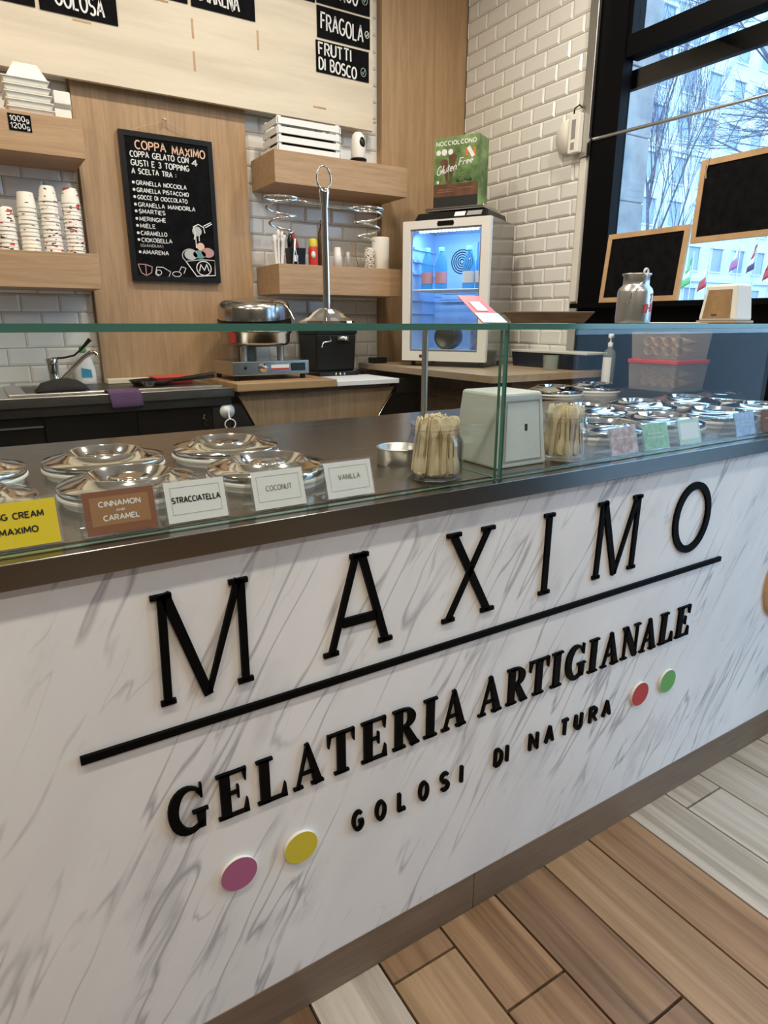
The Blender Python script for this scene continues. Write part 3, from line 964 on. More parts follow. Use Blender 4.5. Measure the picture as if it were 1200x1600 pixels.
def glass_jar(name, label, loc, R, H):
    t = thing(name, label, 'jar', loc)
    k = R / 0.058
    MB().lathe([(0.0, 0.001), (R * .80, 0.0), (R * .96, 0.002), (R, 0.009), (R, H * .62), (R * .97, H * .70), (R * .87, H * .78), (R * .855, H * .82), (R * .855, H * .97), (R * .88, H * .985), (R * .87, H), (R * .83, H), (R * .82, H * .82), (R * .84, H * .78), (R * .93, H * .69), (R * .955, H * .6), (R * .955, 0.012), (R * .80, 0.006), (0.0, 0.006)], 48).build('glass_body', 'jar_glass', t)
    MB().tube([(R * .868 * math.cos(a), R * .868 * math.sin(a), H * .88 + 0.004 * a / 6.28) for a in [i * 2 * math.pi / 30 for i in range(31)]], 0.0012, 6).build('screw_thread', 'jar_glass', t)
    return t

def build_spoon_jars():
    sm = spoon_mesh()
    def fill(cx, cy, R, n, label, group, seed, lean):
        rnd = random.Random(seed)
        for i in range(n):
            a = 2 * math.pi * (i * 0.381966)
            r = R * math.sqrt((i + 0.4) / n)
            bx, by = r * math.cos(a), r * math.sin(a)
            tx = max(-R * .9, min(R * .9, bx * .82 + lean + rnd.uniform(-.004, .004)))
            ty = max(-R * .9, min(R * .9, by * .82 + rnd.uniform(-.006, .006)))
            if math.hypot(tx, ty) > R * .86:
                s = R * .86 / math.hypot(tx, ty)
                tx, ty = tx * s, ty * s
            up = Vector((tx - bx, ty - by, 0.112)).normalized()
            flip = rnd.random() < 0.45
            rot = up.to_track_quat('Z', 'Y').to_matrix().to_4x4() @ Matrix.Rotation(rnd.uniform(-.9, .9), 4, 'Z')
            zb = 1.1040 + rnd.uniform(0, .007)
            if flip:
                m = Matrix.Translation((cx + bx, cy + by, zb)) @ rot @ Matrix.Translation((0, 0, 0.112)) @ Matrix.Rotation(math.pi, 4, 'X')
            else:
                m = Matrix.Translation((cx + bx, cy + by, zb)) @ rot
            o = put('wooden_spoon', sm, None, label=label, cat='spoon', group=group)
            o.matrix_world = m
    glass_jar('spoon_jar', 'clear glass jar crammed with wooden spoons before the glass partition', (.772, .086, 1.0953), .058, .112)
    fill(.772, .086, .048, 60, 'flat wooden spoon standing in the glass jar beside the vanilla card', 'wooden spoons in the fuller jar', 3, .006)
    glass_jar('spoon_jar', 'clear glass jar of wooden spoons standing against the grey napkin box', (1.141, .084, 1.0953), .055, .108)
    fill(1.141, .084, .046, 44, 'flat wooden spoon standing in the glass jar that touches the napkin box', 'wooden spoons in the other jar', 8, .0)
build_spoon_jars()

# ------------------------------------------------------------------ things on the worktop
def build_napkin_box():
    t = thing('napkin_dispenser', 'tall pale grey plastic napkin dispenser with a small slot in its cover', 'napkin dispenser', (.998, .145, 1.0953))
    MB().frus((-.074, .074, -.078, .078, 0), (-.060, .060, -.066, .066, .160)).build('body', 'grey_plastic', t, bevel=0.006)
    s = 0.075
    up = Vector((0, s, 1)).normalized()
    F = Fr((0, -.0782, 0.0), (1, 0, 0), up)
    pl = MB().prism([(-.052, .016), (.052, .016), (.045, .138), (-.045, .138)], F, -0.004, 0.0030).build('cover_plate', 'grey_plastic', t, bevel=0.002)
    MB().ribbon([(-.056, .012), (.056, .012), (.049, .142), (-.049, .142)], .003, F, 0.0005, 0.0008, True).build('cover_groove', 'groove', t)
    MB().prism([(.004, .078), (.012, .078), (.012, .093), (.004, .093)], F, 0.0031, 0.0033).build('slot', 'ink', pl)
    c = thing('steel_cup', 'plain round steel cup with a dark mouth beside the vanilla card', 'cup', (.788, .243, 1.0953))
    MB().lathe([(0.0, 0.002), (0.0, 0.0), (0.049, 0.0), (0.050, 0.034), (0.052, 0.036), (0.050, 0.038), (0.047, 0.036), (0.045, 0.006), (0.0, 0.006)], 40).build('body', 'alu', c)
build_napkin_box()

def build_side_wing():
    tr = MB().box(2.36, 2.590, .640, .895, 1.0955, 1.130).build('low_riser', 'steel_dark', label='low dark steel riser under the stacked plastic boxes', cat='riser')
    def cone_box(z0, h, label, lidm, x0=2.372, x1=2.585, y0=.652, y1=.878):
        t = thing('cone_container', label, 'container', ((x0 + x1) / 2, (y0 + y1) / 2, z0))
        a, b = (x1 - x0) / 2, (y1 - y0) / 2
        mb = MB()
        k = .93
        for (p, q) in (((-a * k, -b * k), (a * k, -b * k)), ((a * k, -b * k), (a * k, b * k)), ((a * k, b * k), (-a * k, b * k)), ((-a * k, b * k), (-a * k, -b * k))):
            mb.add([(p[0], p[1], 0), (q[0], q[1], 0), (q[0] / k, q[1] / k, h), (p[0] / k, p[1] / k, h)], [(0, 1, 2, 3)])
        mb.add([(-a * k, -b * k, 0), (a * k, -b * k, 0), (a * k, b * k, 0), (-a * k, b * k, 0)], [(3, 2, 1, 0)])
        mb.build('tub', 'frosted', t)
        if lidm:
            MB().box(-a - .004, a + .004, -b - .004, b + .004, h, h + .016).build('lid', lidm, t, bevel=.003)
        return t
    cone_box(1.1305, .108, 'cloudy plastic box of waffle cones closed with a red lid', 'red_plastic')
    cone_box(1.2560, .108, 'cloudy open plastic box of waffle cones stacked on the red lid', None)
    cm = MB().lathe([(0.004, 0.0), (0.020, 0.125), (0.0185, 0.125), (0.003, 0.004)], 16).mesh('waffle_cone', 'cone')
    n = 0
    for z0 in (1.1305, 1.2560):
        lab = 'rolled waffle cone lying in the cloudy box ' + ('under the red lid' if z0 < 1.2 else 'on top of the red lid')
        for r in range(2):
            for c in range(4):
                o = put('waffle_cone', cm, None, (2.555, .690 + c * .048 + r * .006, z0 + .027 + r * .037), (0, -math.pi / 2 + .05, 0), 0, lab, 'waffle cone', 'waffle cones in the ' + ('lower' if z0 < 1.2 else 'upper') + ' box')
    b = thing('pump_bottle', 'clear pump bottle with a white label and white pump beside the plastic boxes', 'bottle', (2.535, 1.115, 1.0953))
    MB().lathe([(0, 0), (.027, 0), (.029, .004), (.029, .15), (.026, .175), (.012, .19), (.010, .20), (0, .20)], 28).build('bottle_body', 'clear_bottle', b)
    lb = MB()
    for i in range(10):
        a0, a1 = math.radians(150 + i * 9), math.radians(159 + i * 9)
        lb.add([(.0295 * math.cos(a), .0295 * math.sin(a), z) for a, z in ((a0, .03), (a1, .03), (a1, .15), (a0, .15))], [(0, 1, 2, 3)])
    lb.build('label', 'card_white', b)
    MB().lathe([(.011, .198), (.012, .215), (.005, .218), (.004, .236), (.013, .238), (.013, .254), (0, .256)], 16).build('pump_head', 'white_plastic', b)
    MB().tube([(-.005, 0, .246), (-.03, -.02, .244), (-.036, -.024, .236)], .004, 8).build('spout', 'white_plastic', b)
build_side_wing()

# ------------------------------------------------------------------ on the glass shelf
def build_shelf_top():
    z = 1.3985
    c = thing('cone_stand', 'chrome ice cream cone stand with ring handle and two wire spirals', 'cone stand', (.592, .200, z))
    MB().lathe([(0, 0), (.053, 0), (.052, .004), (.040, .010), (.030, .018), (.020, .024), (.014, .027), (.0, .027)], 20, smooth=False).build('base', 'chrome', c)
    MB().lathe([(.0068, .026), (.0062, .20), (.0085, .222), (.0098, .232), (.008, .234), (0, .234)], 20).build('column', 'chrome', c)
    MB().tube([(.014 * math.sin(a), 0, .252 - .020 * math.cos(a)) for a in [i * 2 * math.pi / 28 for i in range(28)]], .0016, 8, True).build('ring_handle', 'chrome', c)
    def spiral(sx, z0, z1, flip):
        pts = [(0, 0, z0), (sx * .35, 0, z0 + .001), (sx * .62, -.002, z0 + .002)]
        cx, R = sx, .030
        a0 = math.pi if sx > 0 else 0
        for i in range(72):
            f = i / 71
            r = R * (1 - .35 * max(0, f - .3) / .7)
            a = a0 + (1 if flip else -1) * f * 2 * math.pi * 3.3
            zz = z0 + .003 - (z0 - z1) * max(0, f - .30) / .70
            pts.append((cx + r * math.cos(a), r * math.sin(a) * .9, zz))
        MB().tube(pts, .0018, 8).build('wire_spiral', 'chrome', c)
    spiral(-.085, .208, .148, False)
    spiral(.092, .205, .148, True)

    m = thing('milk_can', 'small dented aluminium milk can with red lettering and wire bail handle', 'milk can', (1.385, .118, z))
    MB().lathe([(0, 0), (.038, 0), (.0405, .003), (.041, .010), (.0405, .072), (.038, .080), (.031, .087), (.0300, .090), (.0300, .108), (.0335, .111), (.0335, .114), (.028, .114), (.028, .09), (0, .088)], 40).build('can_body', 'alu', m)
    MB().tube([(-.036, -.018, .070), (-.043, -.02, .050), (-.044, -.01, .045), (-.03, -.033, .085), (-.012, -.036, .104), (-.008, -.035, .112)], .0013, 6).build('bail_handle', 'chrome', m)
    MB().tube([(-.012 + .007 * math.cos(a), -.034, .116 + .007 * math.sin(a)) for a in [i * 2 * math.pi / 16 for i in range(16)]], .0025, 8, True).build('lid_ring', 'white_plastic', m)
    lt = MB()
    class Cyl:
        def p(s, x, y, d):
            a = -2.25 + x / .0412
            return Vector(((.0412 + d) * math.cos(a), (.0412 + d) * math.sin(a), y))
    write(lt, 'THU', Cyl(), .008, .020, .020, .0040, .0004, gap=.12, slope=.25, slant=.2)
    write(lt, 'T', Cyl(), .030, .047, .018, .0040, .0004, gap=.12, slope=.25, slant=.2)
    lt.build('red_lettering', 'red_plastic', m)

    n = thing('tabletop_napkin_holder', 'cream napkin holder with a brown kraft panel on the glass shelf', 'napkin holder', (1.872, .178, z))
    MB().frus((-.042, .042, -.057, .057, .008), (-.036, .036, -.046, .046, .106)).build('shell', 'foam', n, bevel=.006)
    MB().box(-.046, .046, -.061, .061, 0, .008).build('base', 'counter_wood', n, bevel=.003)
    FL = Fr((-.0424, 0, .008), (0, -1, 0), (.06, 0, 1))
    pn = MB().prism([(-.044, .006), (.040, .006), (.034, .084), (-.036, .084)], FL, -.002, .0012).build('kraft_panel', 'board_wood', n)
    lw = MB()
    write(lw, 'IIIIIIII', FL, -.016, .012, .006, .0022, .0014, gap=.3)
    lw.build('faint_lettering', 'tray_wood', pn)

    tr = thing('wooden_tray', 'long boat-shaped dark wooden tray lying on the glass shelf', 'tray', (1.175, .195, z), -.75)
    a, b = .105, .035
    mb = MB()
    mb.frus((-.082, .082, -.022, .022, 0), (-a, a, -b, b, .026))
    mb.build('tray_body', 'tray_wood', tr, bevel=.003)
    MB().box(-.088, .088, -.024, .024, .0255, .0265).build('hollow', 'tray_wood', tr)

    s = thing('leaflet_card', 'red and pale blue leaflet card leaning on the glass shelf before the drinks cooler', 'leaflet', (.888, .060, z))
    A, B, C, D = Vector((-.032, -.008, .0008)), Vector((.031, -.008, .0008)), Vector((.012, .062, .0535)), Vector((-.042, .062, .0535))
    def quad(u0, v0, u1, v1, d):
        def q(u, v):
            return A.lerp(B, u).lerp(D.lerp(C, u), v) + Vector((0, -.6, .8)) * d
        return [q(u0, v0), q(u1, v0), q(u1, v1), q(u0, v1), q(u0, v0) - Vector((0, -.6, .8)) * .0012, q(u1, v0) - Vector((0, -.6, .8)) * .0012, q(u1, v1) - Vector((0, -.6, .8)) * .0012, q(u0, v1) - Vector((0, -.6, .8)) * .0012]
    fc = [(0, 1, 2, 3), (7, 6, 5, 4), (0, 4, 5, 1), (1, 5, 6, 2), (2, 6, 7, 3), (3, 7, 4, 0)]
    M['leaflet_red'] = mat('leaflet_red', (0.72, 0.10, 0.13), 0.35)
    M['leaflet_blue'] = speckle('leaflet_blue', (0.45, 0.66, 0.74), (0.78, 0.82, 0.84), 60, 0.35)
    cd = MB().add(quad(0, 0, 1, 1, 0), fc).build('card', 'leaflet_red', s)
    MB().add(quad(0.0, 0, 1, .34, .0014), fc).build('blue_band', 'leaflet_blue', cd)
    MB().add(quad(.22, .42, .70, .76, .0014), fc).build('white_square', 'card_white', cd)

    p = MB()
    p.box(-.07, .07, -.05, .05, 0, .0015)
    p.box(-.055, .05, -.045, .04, .0015, .003)
    p.build('paper_sheets', 'card_white', None, (1.590, .150, z), -.5, label='loose pale paper sheets lying between the milk can and the napkin holder', cat='paper')
build_shelf_top()

# ------------------------------------------------------------------ back wall: menu panel, chalkboard, shelves
def build_menu():
    y = 2.275
    t = thing('menu_board', 'wide pale limed wood menu panel high on the back wall', 'panel', (0.4, y + .02, 2.352))
    MB().box(-1.6, 1.948, y, y + .022, 2.352, 3.30).build('board', 'cream', t, W(t), bevel=.001)
    for x0, x1 in ((-1.2, -1.1), (0.3, 0.4), (1.6, 1.7)):
        MB().box(x0, x1, y + .022, 2.372, 2.56, 3.2).build('batten', 'cream', t, W(t))
    F = face_y(y)
    for i, (x, z, h) in enumerate(((1.032, 2.588, .075), (1.030, 2.463, .076), (1.333, 2.60, .078), (-.2, 2.47, .07))):
        MB().prism([(x - .005, z), (x + .005, z), (x + .005, z + h), (x - .005, z + h)], F, -.001, .0006).build('peg_slot', 'frame_wood', t, W(t))
    for x, z in ((.581, 2.560), (1.641, 2.4135), (1.80, 2.858), (.90, 2.701)):
        MB().prism([(x - .035, z - .004), (x + .035, z - .004), (x + .035, z + .004), (x - .035, z + .004)], F, -.001, .0006).build('peg_slot', 'frame_wood', t, W(t))
    def label(x0, x1, z0, z1, lab, lines, tick=None):
        w, h = x1 - x0, z1 - z0
        o = thing('flavour_label', lab, 'sign', ((x0 + x1) / 2, y - .0035, z0))
        Fl = Fr((-w / 2, -.002, 0), (1, 0, 0), (0, 0, 1))
        pl = MB().prism([(0, 0), (w, 0), (w, h), (0, h)], Fl, -.004, 0).build('plate', 'chalkboard', o)
        for (s, fx, fy, fw, fh, sl) in lines:
            mb = MB()
            write(mb, s, Fl, w * fx, h * fy, h * fh, .0076, .0006, gap=.22, width=w * fw, slope=sl, jig=.04)
            mb.build('chalk_lettering', 'chalk', pl)
        if tick:
            mb = MB()
            cx, cy, r = w * tick[0], h * tick[1], h * tick[2]
            mb.ribbon(ring(cx, cy, r * .8, r, 20), .003, Fl, .0006, .0006, True)
            mb.ribbon([(cx - r * .4, cy), (cx - r * .1, cy - r * .5), (cx + r * .5, cy + r * .6)], .0035, Fl, .0006, .0006)
            mb.build('tick_mark', tick[3], pl)
    label(.431, .720, 2.571, 2.701, 'black flavour label chalked golosa on the menu panel', [('GOLOSA', .20, .22, .62, .45, -.06), ('DE', .66, .76, .20, .30, -.05)])
    label(1.033, 1.323, 2.709, 2.839, 'black flavour label chalked amarena on the menu panel', [('AMARENA', .06, .22, .68, .50, -.04)], (.88, .86, .12, 'chalk'))
    label(1.636, 1.928, 2.852, 2.982, 'black flavour label chalked mango at the end of the panel', [('MANGO', .18, .30, .58, .55, -.05)], (.90, .48, .15, 'chalk_green'))
    label(1.636, 1.928, 2.7115, 2.841, 'black flavour label chalked fragola at the end of the panel', [('FRAGOLA', .07, .28, .79, .50, -.05)], (.94, .46, .11, 'chalk'))
    label(1.627, 1.921, 2.566, 2.6985, 'black flavour label chalked frutti di bosco, lowest at the panel end', [('FRUTTI', .05, .57, .60, .37, -.02), ('DI BOSCO', .05, .10, .70, .36, -.04)], (.89, .30, .14, 'chalk_green'))
    label(.126, .416, 2.573, 2.703, 'black flavour label beside the golosa label on the menu panel', [])
    label(.735, 1.017, 2.712, 2.84, 'black flavour label beside the amarena label on the menu panel', [])
    label(1.34, 1.627, 2.848, 2.978, 'black flavour label beside the mango label on the menu panel', [])
build_menu()

def build_chalkboard():
    w, h = .410, .616
    t = thing('menu_chalkboard', 'tall black chalkboard listing gelato toppings, hung on the oak panel', 'chalkboard', (.889, 2.318, 1.583))
    F = Fr((-w / 2, -.012, 0), (1, 0, 0), (0, 0, 1))
    bd = MB().prism([(0.01, 0.01), (w - .01, .01), (w - .01, h - .01), (.01, h - .01)], F, -.018, -.002).build('slate', 'chalkboard', t)
    MB().ribbon([(.011, .011), (w - .011, .011), (w - .011, h - .011), (.011, h - .011)], .022, F, -.022, .002, True).build('black_frame', 'black_plastic', t)
    MB().tube([F.p(.04, h - .004, 0), F.p(w / 2 + .001, h + .060, -.003), F.p(w - .04, h - .004, 0)], .0012, 6).build('hanging_cord', 'rope', t)
    MB().tube([F.p(w / 2, h + .072, -.020), F.p(w / 2, h + .062, .004), F.p(w / 2, h + .056, .008), F.p(w / 2, h + .062, .014)], .003, 8).build('wall_hook', 'white_plastic', t)
    d = -.0012
    def ln(s, fx, fy, fw, fh, m, st=.0040, gap=.22):
        mb = MB()
        write(mb, s, F, w * fx, h * fy, h * fh, st, d, gap=gap, width=w * fw, jig=.05)
        mb.build('chalk_lettering', m, bd)
    ln('COPPA', .16, .888, .32, .052, 'chalk_orange', .0052)
    ln('MAXIMO', .55, .880, .36, .052, 'chalk_orange', .0052)
    ln('COPPA GELATO CON', .10, .836, .62, .036, 'chalk')
    ln('4', .76, .822, .06, .040, 'chalk', .005)
    ln('GUSTI E 3 TOPPING', .10, .780, .62, .036, 'chalk')
    ln('A SCELTA TRA :', .10, .728, .47, .032, 'chalk')
    rows = [('GRANELLA NOCCIOLA', .655, .54), ('GRANELLA PISTACCHIO', .607, .56), ('GOCCE DI CIOCCOLATO', .560, .54), ('GRANELLA MANDORLA', .510, .62), ('SMARTIES', .465, .28), ('MERINGHE', .415, .28), ('MIELE', .368, .16), ('CARAMELLO', .318, .28), ('CIOKOBELLA', .272, .33), ('AMARENA', .188, .28)]
    for s, fy, fw in rows:
        ln(s, .135, fy, fw, .026, 'chalk', .0031)
        mb = MB()
        mb.ribbon(ring(w * .105, h * (fy + .013), .0035, .0035, 10), .005, F, d, d, True)
        mb.build('chalk_bullet', 'chalk', bd)
    ln('(GIANDUIA)', .12, .238, .24, .018, 'chalk_dim', .002)
    # chalk drawings: sundae cup, fruit, hazelnut, almond
    def draw(paths, m, st=.003):
        mb = MB()
        for p, c in paths:
            mb.ribbon([(w * x, h * y) for x, y in p], st, F, d, d, c)
        mb.build('chalk_drawing', m, bd)
    draw([([(.60, .155), (.72, .045), (.94, .055), (.95, .165)], 0), (ring(.81, .105, .085, .052, 28), 1), ([(.755, .082), (.775, .132), (.815, .09), (.845, .135), (.87, .085)], 0)], 'chalk', .0042)
    draw([([(.60, .155)] + arc(.66, .19, .09, .05, 200, 20, 10), 0), ([(.60, .15), (.80, .168), (.95, .165)], 0)], 'chalk_dim', .004)
    def blob(cx, cy, rx, ry, m):
        mb = MB()
        mb.prism([(w * (cx + rx * math.cos(a)), h * (cy + ry * math.sin(a))) for a in [i * math.pi / 8 for i in range(16)]], F, d - .0008, d - .0002)
        mb.build('chalk_shading', m, bd)
    blob(.67, .20, .075, .038, 'chalk_dim')
    blob(.77, .205, .075, .030, 'chalk_teal')
    blob(.87, .22, .075, .036, 'chalk_pink')
    blob(.79, .262, .045, .028, 'chalk_orange')
    blob(.76, .37, .055, .035, 'chalk_dim')
    draw([([(.72, .31), (.74, .36), (.72, .40), (.78, .42), (.84, .40), (.85, .36)], 0), ([(.84, .41), (.93, .44)], 0), ([(.86, .40), (.94, .43)], 0), ([(.74, .34), (.74, .25)], 0), ([(.78, .34), (.78, .30)], 0)], 'chalk', .004)
    draw([([(.07, .115), (.10, .055), (.15, .035), (.21, .060), (.22, .10), (.15, .115), (.07, .115)], 0), ([(.15, .115), (.15, .035)], 0)], 'chalk_pink', .004)
    draw([([(.25, .05), (.27, .10), (.34, .10), (.42, .07), (.40, .035), (.30, .03), (.25, .05)], 0), (ring(.29, .062, .03, .018, 12), 1)], 'chalk', .0028)
    draw([(ring(.49, .055, .05, .018, 14), 1), ([(.52, .075), (.55, .11), (.60, .10), (.57, .06)], 0)], 'chalk', .0028)
build_chalkboard()

def wall_shelf(x0, x1, z0, z1, label):
    t = thing('wall_shelf', label, 'shelf', ((x0 + x1) / 2, 2.23, z0))
    MB().box(x0, x1, 2.080, 2.3712, z0, z1).build('shelf_box', 'oak_h', t, W(t), bevel=.0012)
    return t

def build_shelves():
    wall_shelf(-.75, .503, 2.018, 2.155, 'thick oak wall shelf carrying white foam trays')
    wall_shelf(-.75, .508, 1.532, 1.668, 'thick oak wall shelf carrying stacked paper cups')
    wall_shelf(1.306, 2.034, 2.018, 2.155, 'thick oak wall shelf carrying a white slatted crate')
    wall_shelf(1.306, 2.000, 1.532, 1.668, 'thick oak wall shelf carrying bottles and a paper roll')
    # hand-lettered weight tag
    t = thing('weight_tag', 'small black tag chalked 1000 and 1200 on the edge of the oak shelf', 'sign', (.287, 2.0785, 2.087))
    F = Fr((-.038, -.001, 0), (1, 0, 0), (0, 0, 1))
    pl = MB().prism([(0, 0), (.076, 0), (.076, .056), (0, .056)], F, -.0022, 0).build('plate', 'chalkboard', t)
    mb = MB()
    write(mb, '1000g', F, .006, .032, .017, .0025, .0004, gap=.2, width=.062)
    write(mb, '1200g', F, .006, .008, .017, .0025, .0004, gap=.2, width=.062)
    mb.build('chalk_lettering', 'chalk', pl)
    # stacked cups
    cup = MB().lathe([(.0355, 0.0), (.0360, .002), (.0350, .004), (.0290, .058), (.0285, .0585), (.0, .0565)], 24).mesh('paper_cup', 'cup')
    cup2 = MB().lathe([(.0355, 0.0), (.0360, .002), (.0350, .004), (.0290, .058), (.0285, .0585), (.0, .0565)], 24).mesh('paper_cup', 'cup_plain')
    for x, n, me, lab, g in ((.196, 8, cup, 'small printed paper cup in the shortest upside-down stack on the oak shelf', 'cups of the shortest stack'),
                             (.277, 12, cup2, 'small plain cream paper cup in an upside-down stack on the oak shelf', 'cups of the plain stack'),
                             (.358, 14, cup, 'small printed paper cup in the tall stack beside the plain cream cups', 'cups of the tall stack next to the plain cups'),
                             (.441, 14, cup, 'small printed paper cup in the tall stack beside the oak panel', 'cups of the stack next to the oak panel')):
        for i in range(n):
            put('paper_cup', me, None, (x + random.uniform(-.001, .001), 2.172 + random.uniform(-.001, .001), 1.6684 + i * .0148), random.uniform(0, 6.28), 0, lab, 'paper cup', g)
    # foam trays
    tm = MB()
    tm.frus((-.072, .072, -.055, .055, .004), (-.078, .078, -.062, .062, .020))
    tm.box(-.082, .082, -.066, .066, .020, .0245)
    tm = tm.mesh('foam_tray', 'foam')
    for i in range(5):
        put('foam_tray', tm, None, (.336 - .002 * i, 2.165, 2.1515 + i * .0248), 0, .003, 'white foam gelato tray in the stack above the weight tag', 'foam tray', 'foam trays stacked on the shelf')
    lid = MB().frus((-.072, .072, -.05, .05, 0), (-.04, .04, -.035, .035, .055))
    lid.build('foam_cover_box', 'foam', None, (.336, 2.165, 2.2762), 0, .004, 'white foam lid with sloping sides on top of the foam trays', 'foam cover')
    bx = MB().box(-.03, .03, -.05, .05, 0, .045).mesh('foam_box', 'foam')
    put('foam_box', bx, None, (.452, 2.20, 2.1556), 0, .003, 'small square foam box standing on the shelf beside the foam trays', 'foam box')
    put('foam_box', bx, None, (.455, 2.205, 2.2196), 0, .003, 'small square foam box set higher on a clear spacer beside the trays', 'foam box')
    MB().box(-.031, .033, -.05, .05, 0, .0185).build('clear_spacer', 'frosted', None, (.452, 2.20, 2.2008), label='cloudy plastic tub between two small foam boxes', cat='tub')
    # slatted crate
    c = thing('slatted_crate', 'white painted slatted wooden crate on the oak shelf', 'crate', (1.505, 2.20, 2.1553))
    a, b, H = .162, .085, .150
    for i in range(4):
        z = .004 + i * .0375
        MB().box(-a, a, -b, -b + .007, z, z + .026).build('slat', 'white_plastic', c)
        MB().box(-a, a, b - .007, b, z, z + .026).build('slat', 'white_plastic', c)
        MB().box(-a - .004, -a + .003, -b, b, z - .003, z + .023).build('slat', 'white_plastic', c)
        MB().box(a - .003, a + .004, -b, b, z - .003, z + .023).build('slat', 'white_plastic', c)
    for sx in (-1, 1):
        for sy in (-1, 1):
            MB().box(sx * (a - .012) - .009, sx * (a - .012) + .009, sy * (b - .015) - .008, sy * (b - .015) + .008, 0, H).build('corner_post', 'white_plastic', c)
    MB().box(-a + .004, a - .004, -b + .008, b - .008, 0, .004).build('bottom_board', 'white_plastic', c)
    MB().box(-a + .024, a - .024, -b + .026, b - .026, .0045, .105).build('added_dark_block', 'black_cloth', c)  # added dark block, invented so the gaps between the slats read dark
    # camera
    k = thing('indoor_camera', 'white egg-shaped indoor security camera with a black lens face', 'camera', (1.818, 2.205, 2.1553))
    MB().lathe([(0, 0), (.030, 0), (.030, .006), (.012, .012), (.010, .028), (0, .03)], 24).build('foot', 'white_plastic', k)
    MB().lathe([(0, .028), (.042, .03), (.043, .036), (.038, .040), (0, .040)], 28).build('black_base_ring', 'black_plastic', k)
    MB().lathe([(.036, .040), (.0375, .05), (.037, .075), (.037, .085), (.035, .12), (.030, .145), (.018, .158), (0, .162)], 28).build('housing', 'white_plastic', k)
    MB().lathe([(0, 0), (.0, .010), (.012, .008), (.020, 0)], 24, X=Matrix.Translation((.004, -.028, .112)) @ Matrix.Rotation(math.pi / 2 - .2, 4, 'X') @ Matrix.Diagonal((1, 1.5, 1.2, 1))).build('lens_face', 'black_gloss', k)
    MB().tube([(.02, .01, .03), (.05, .01, .045), (.062, .02, .052)], .0022, 6).build('cable', 'white_plastic', k)
build_shelves()

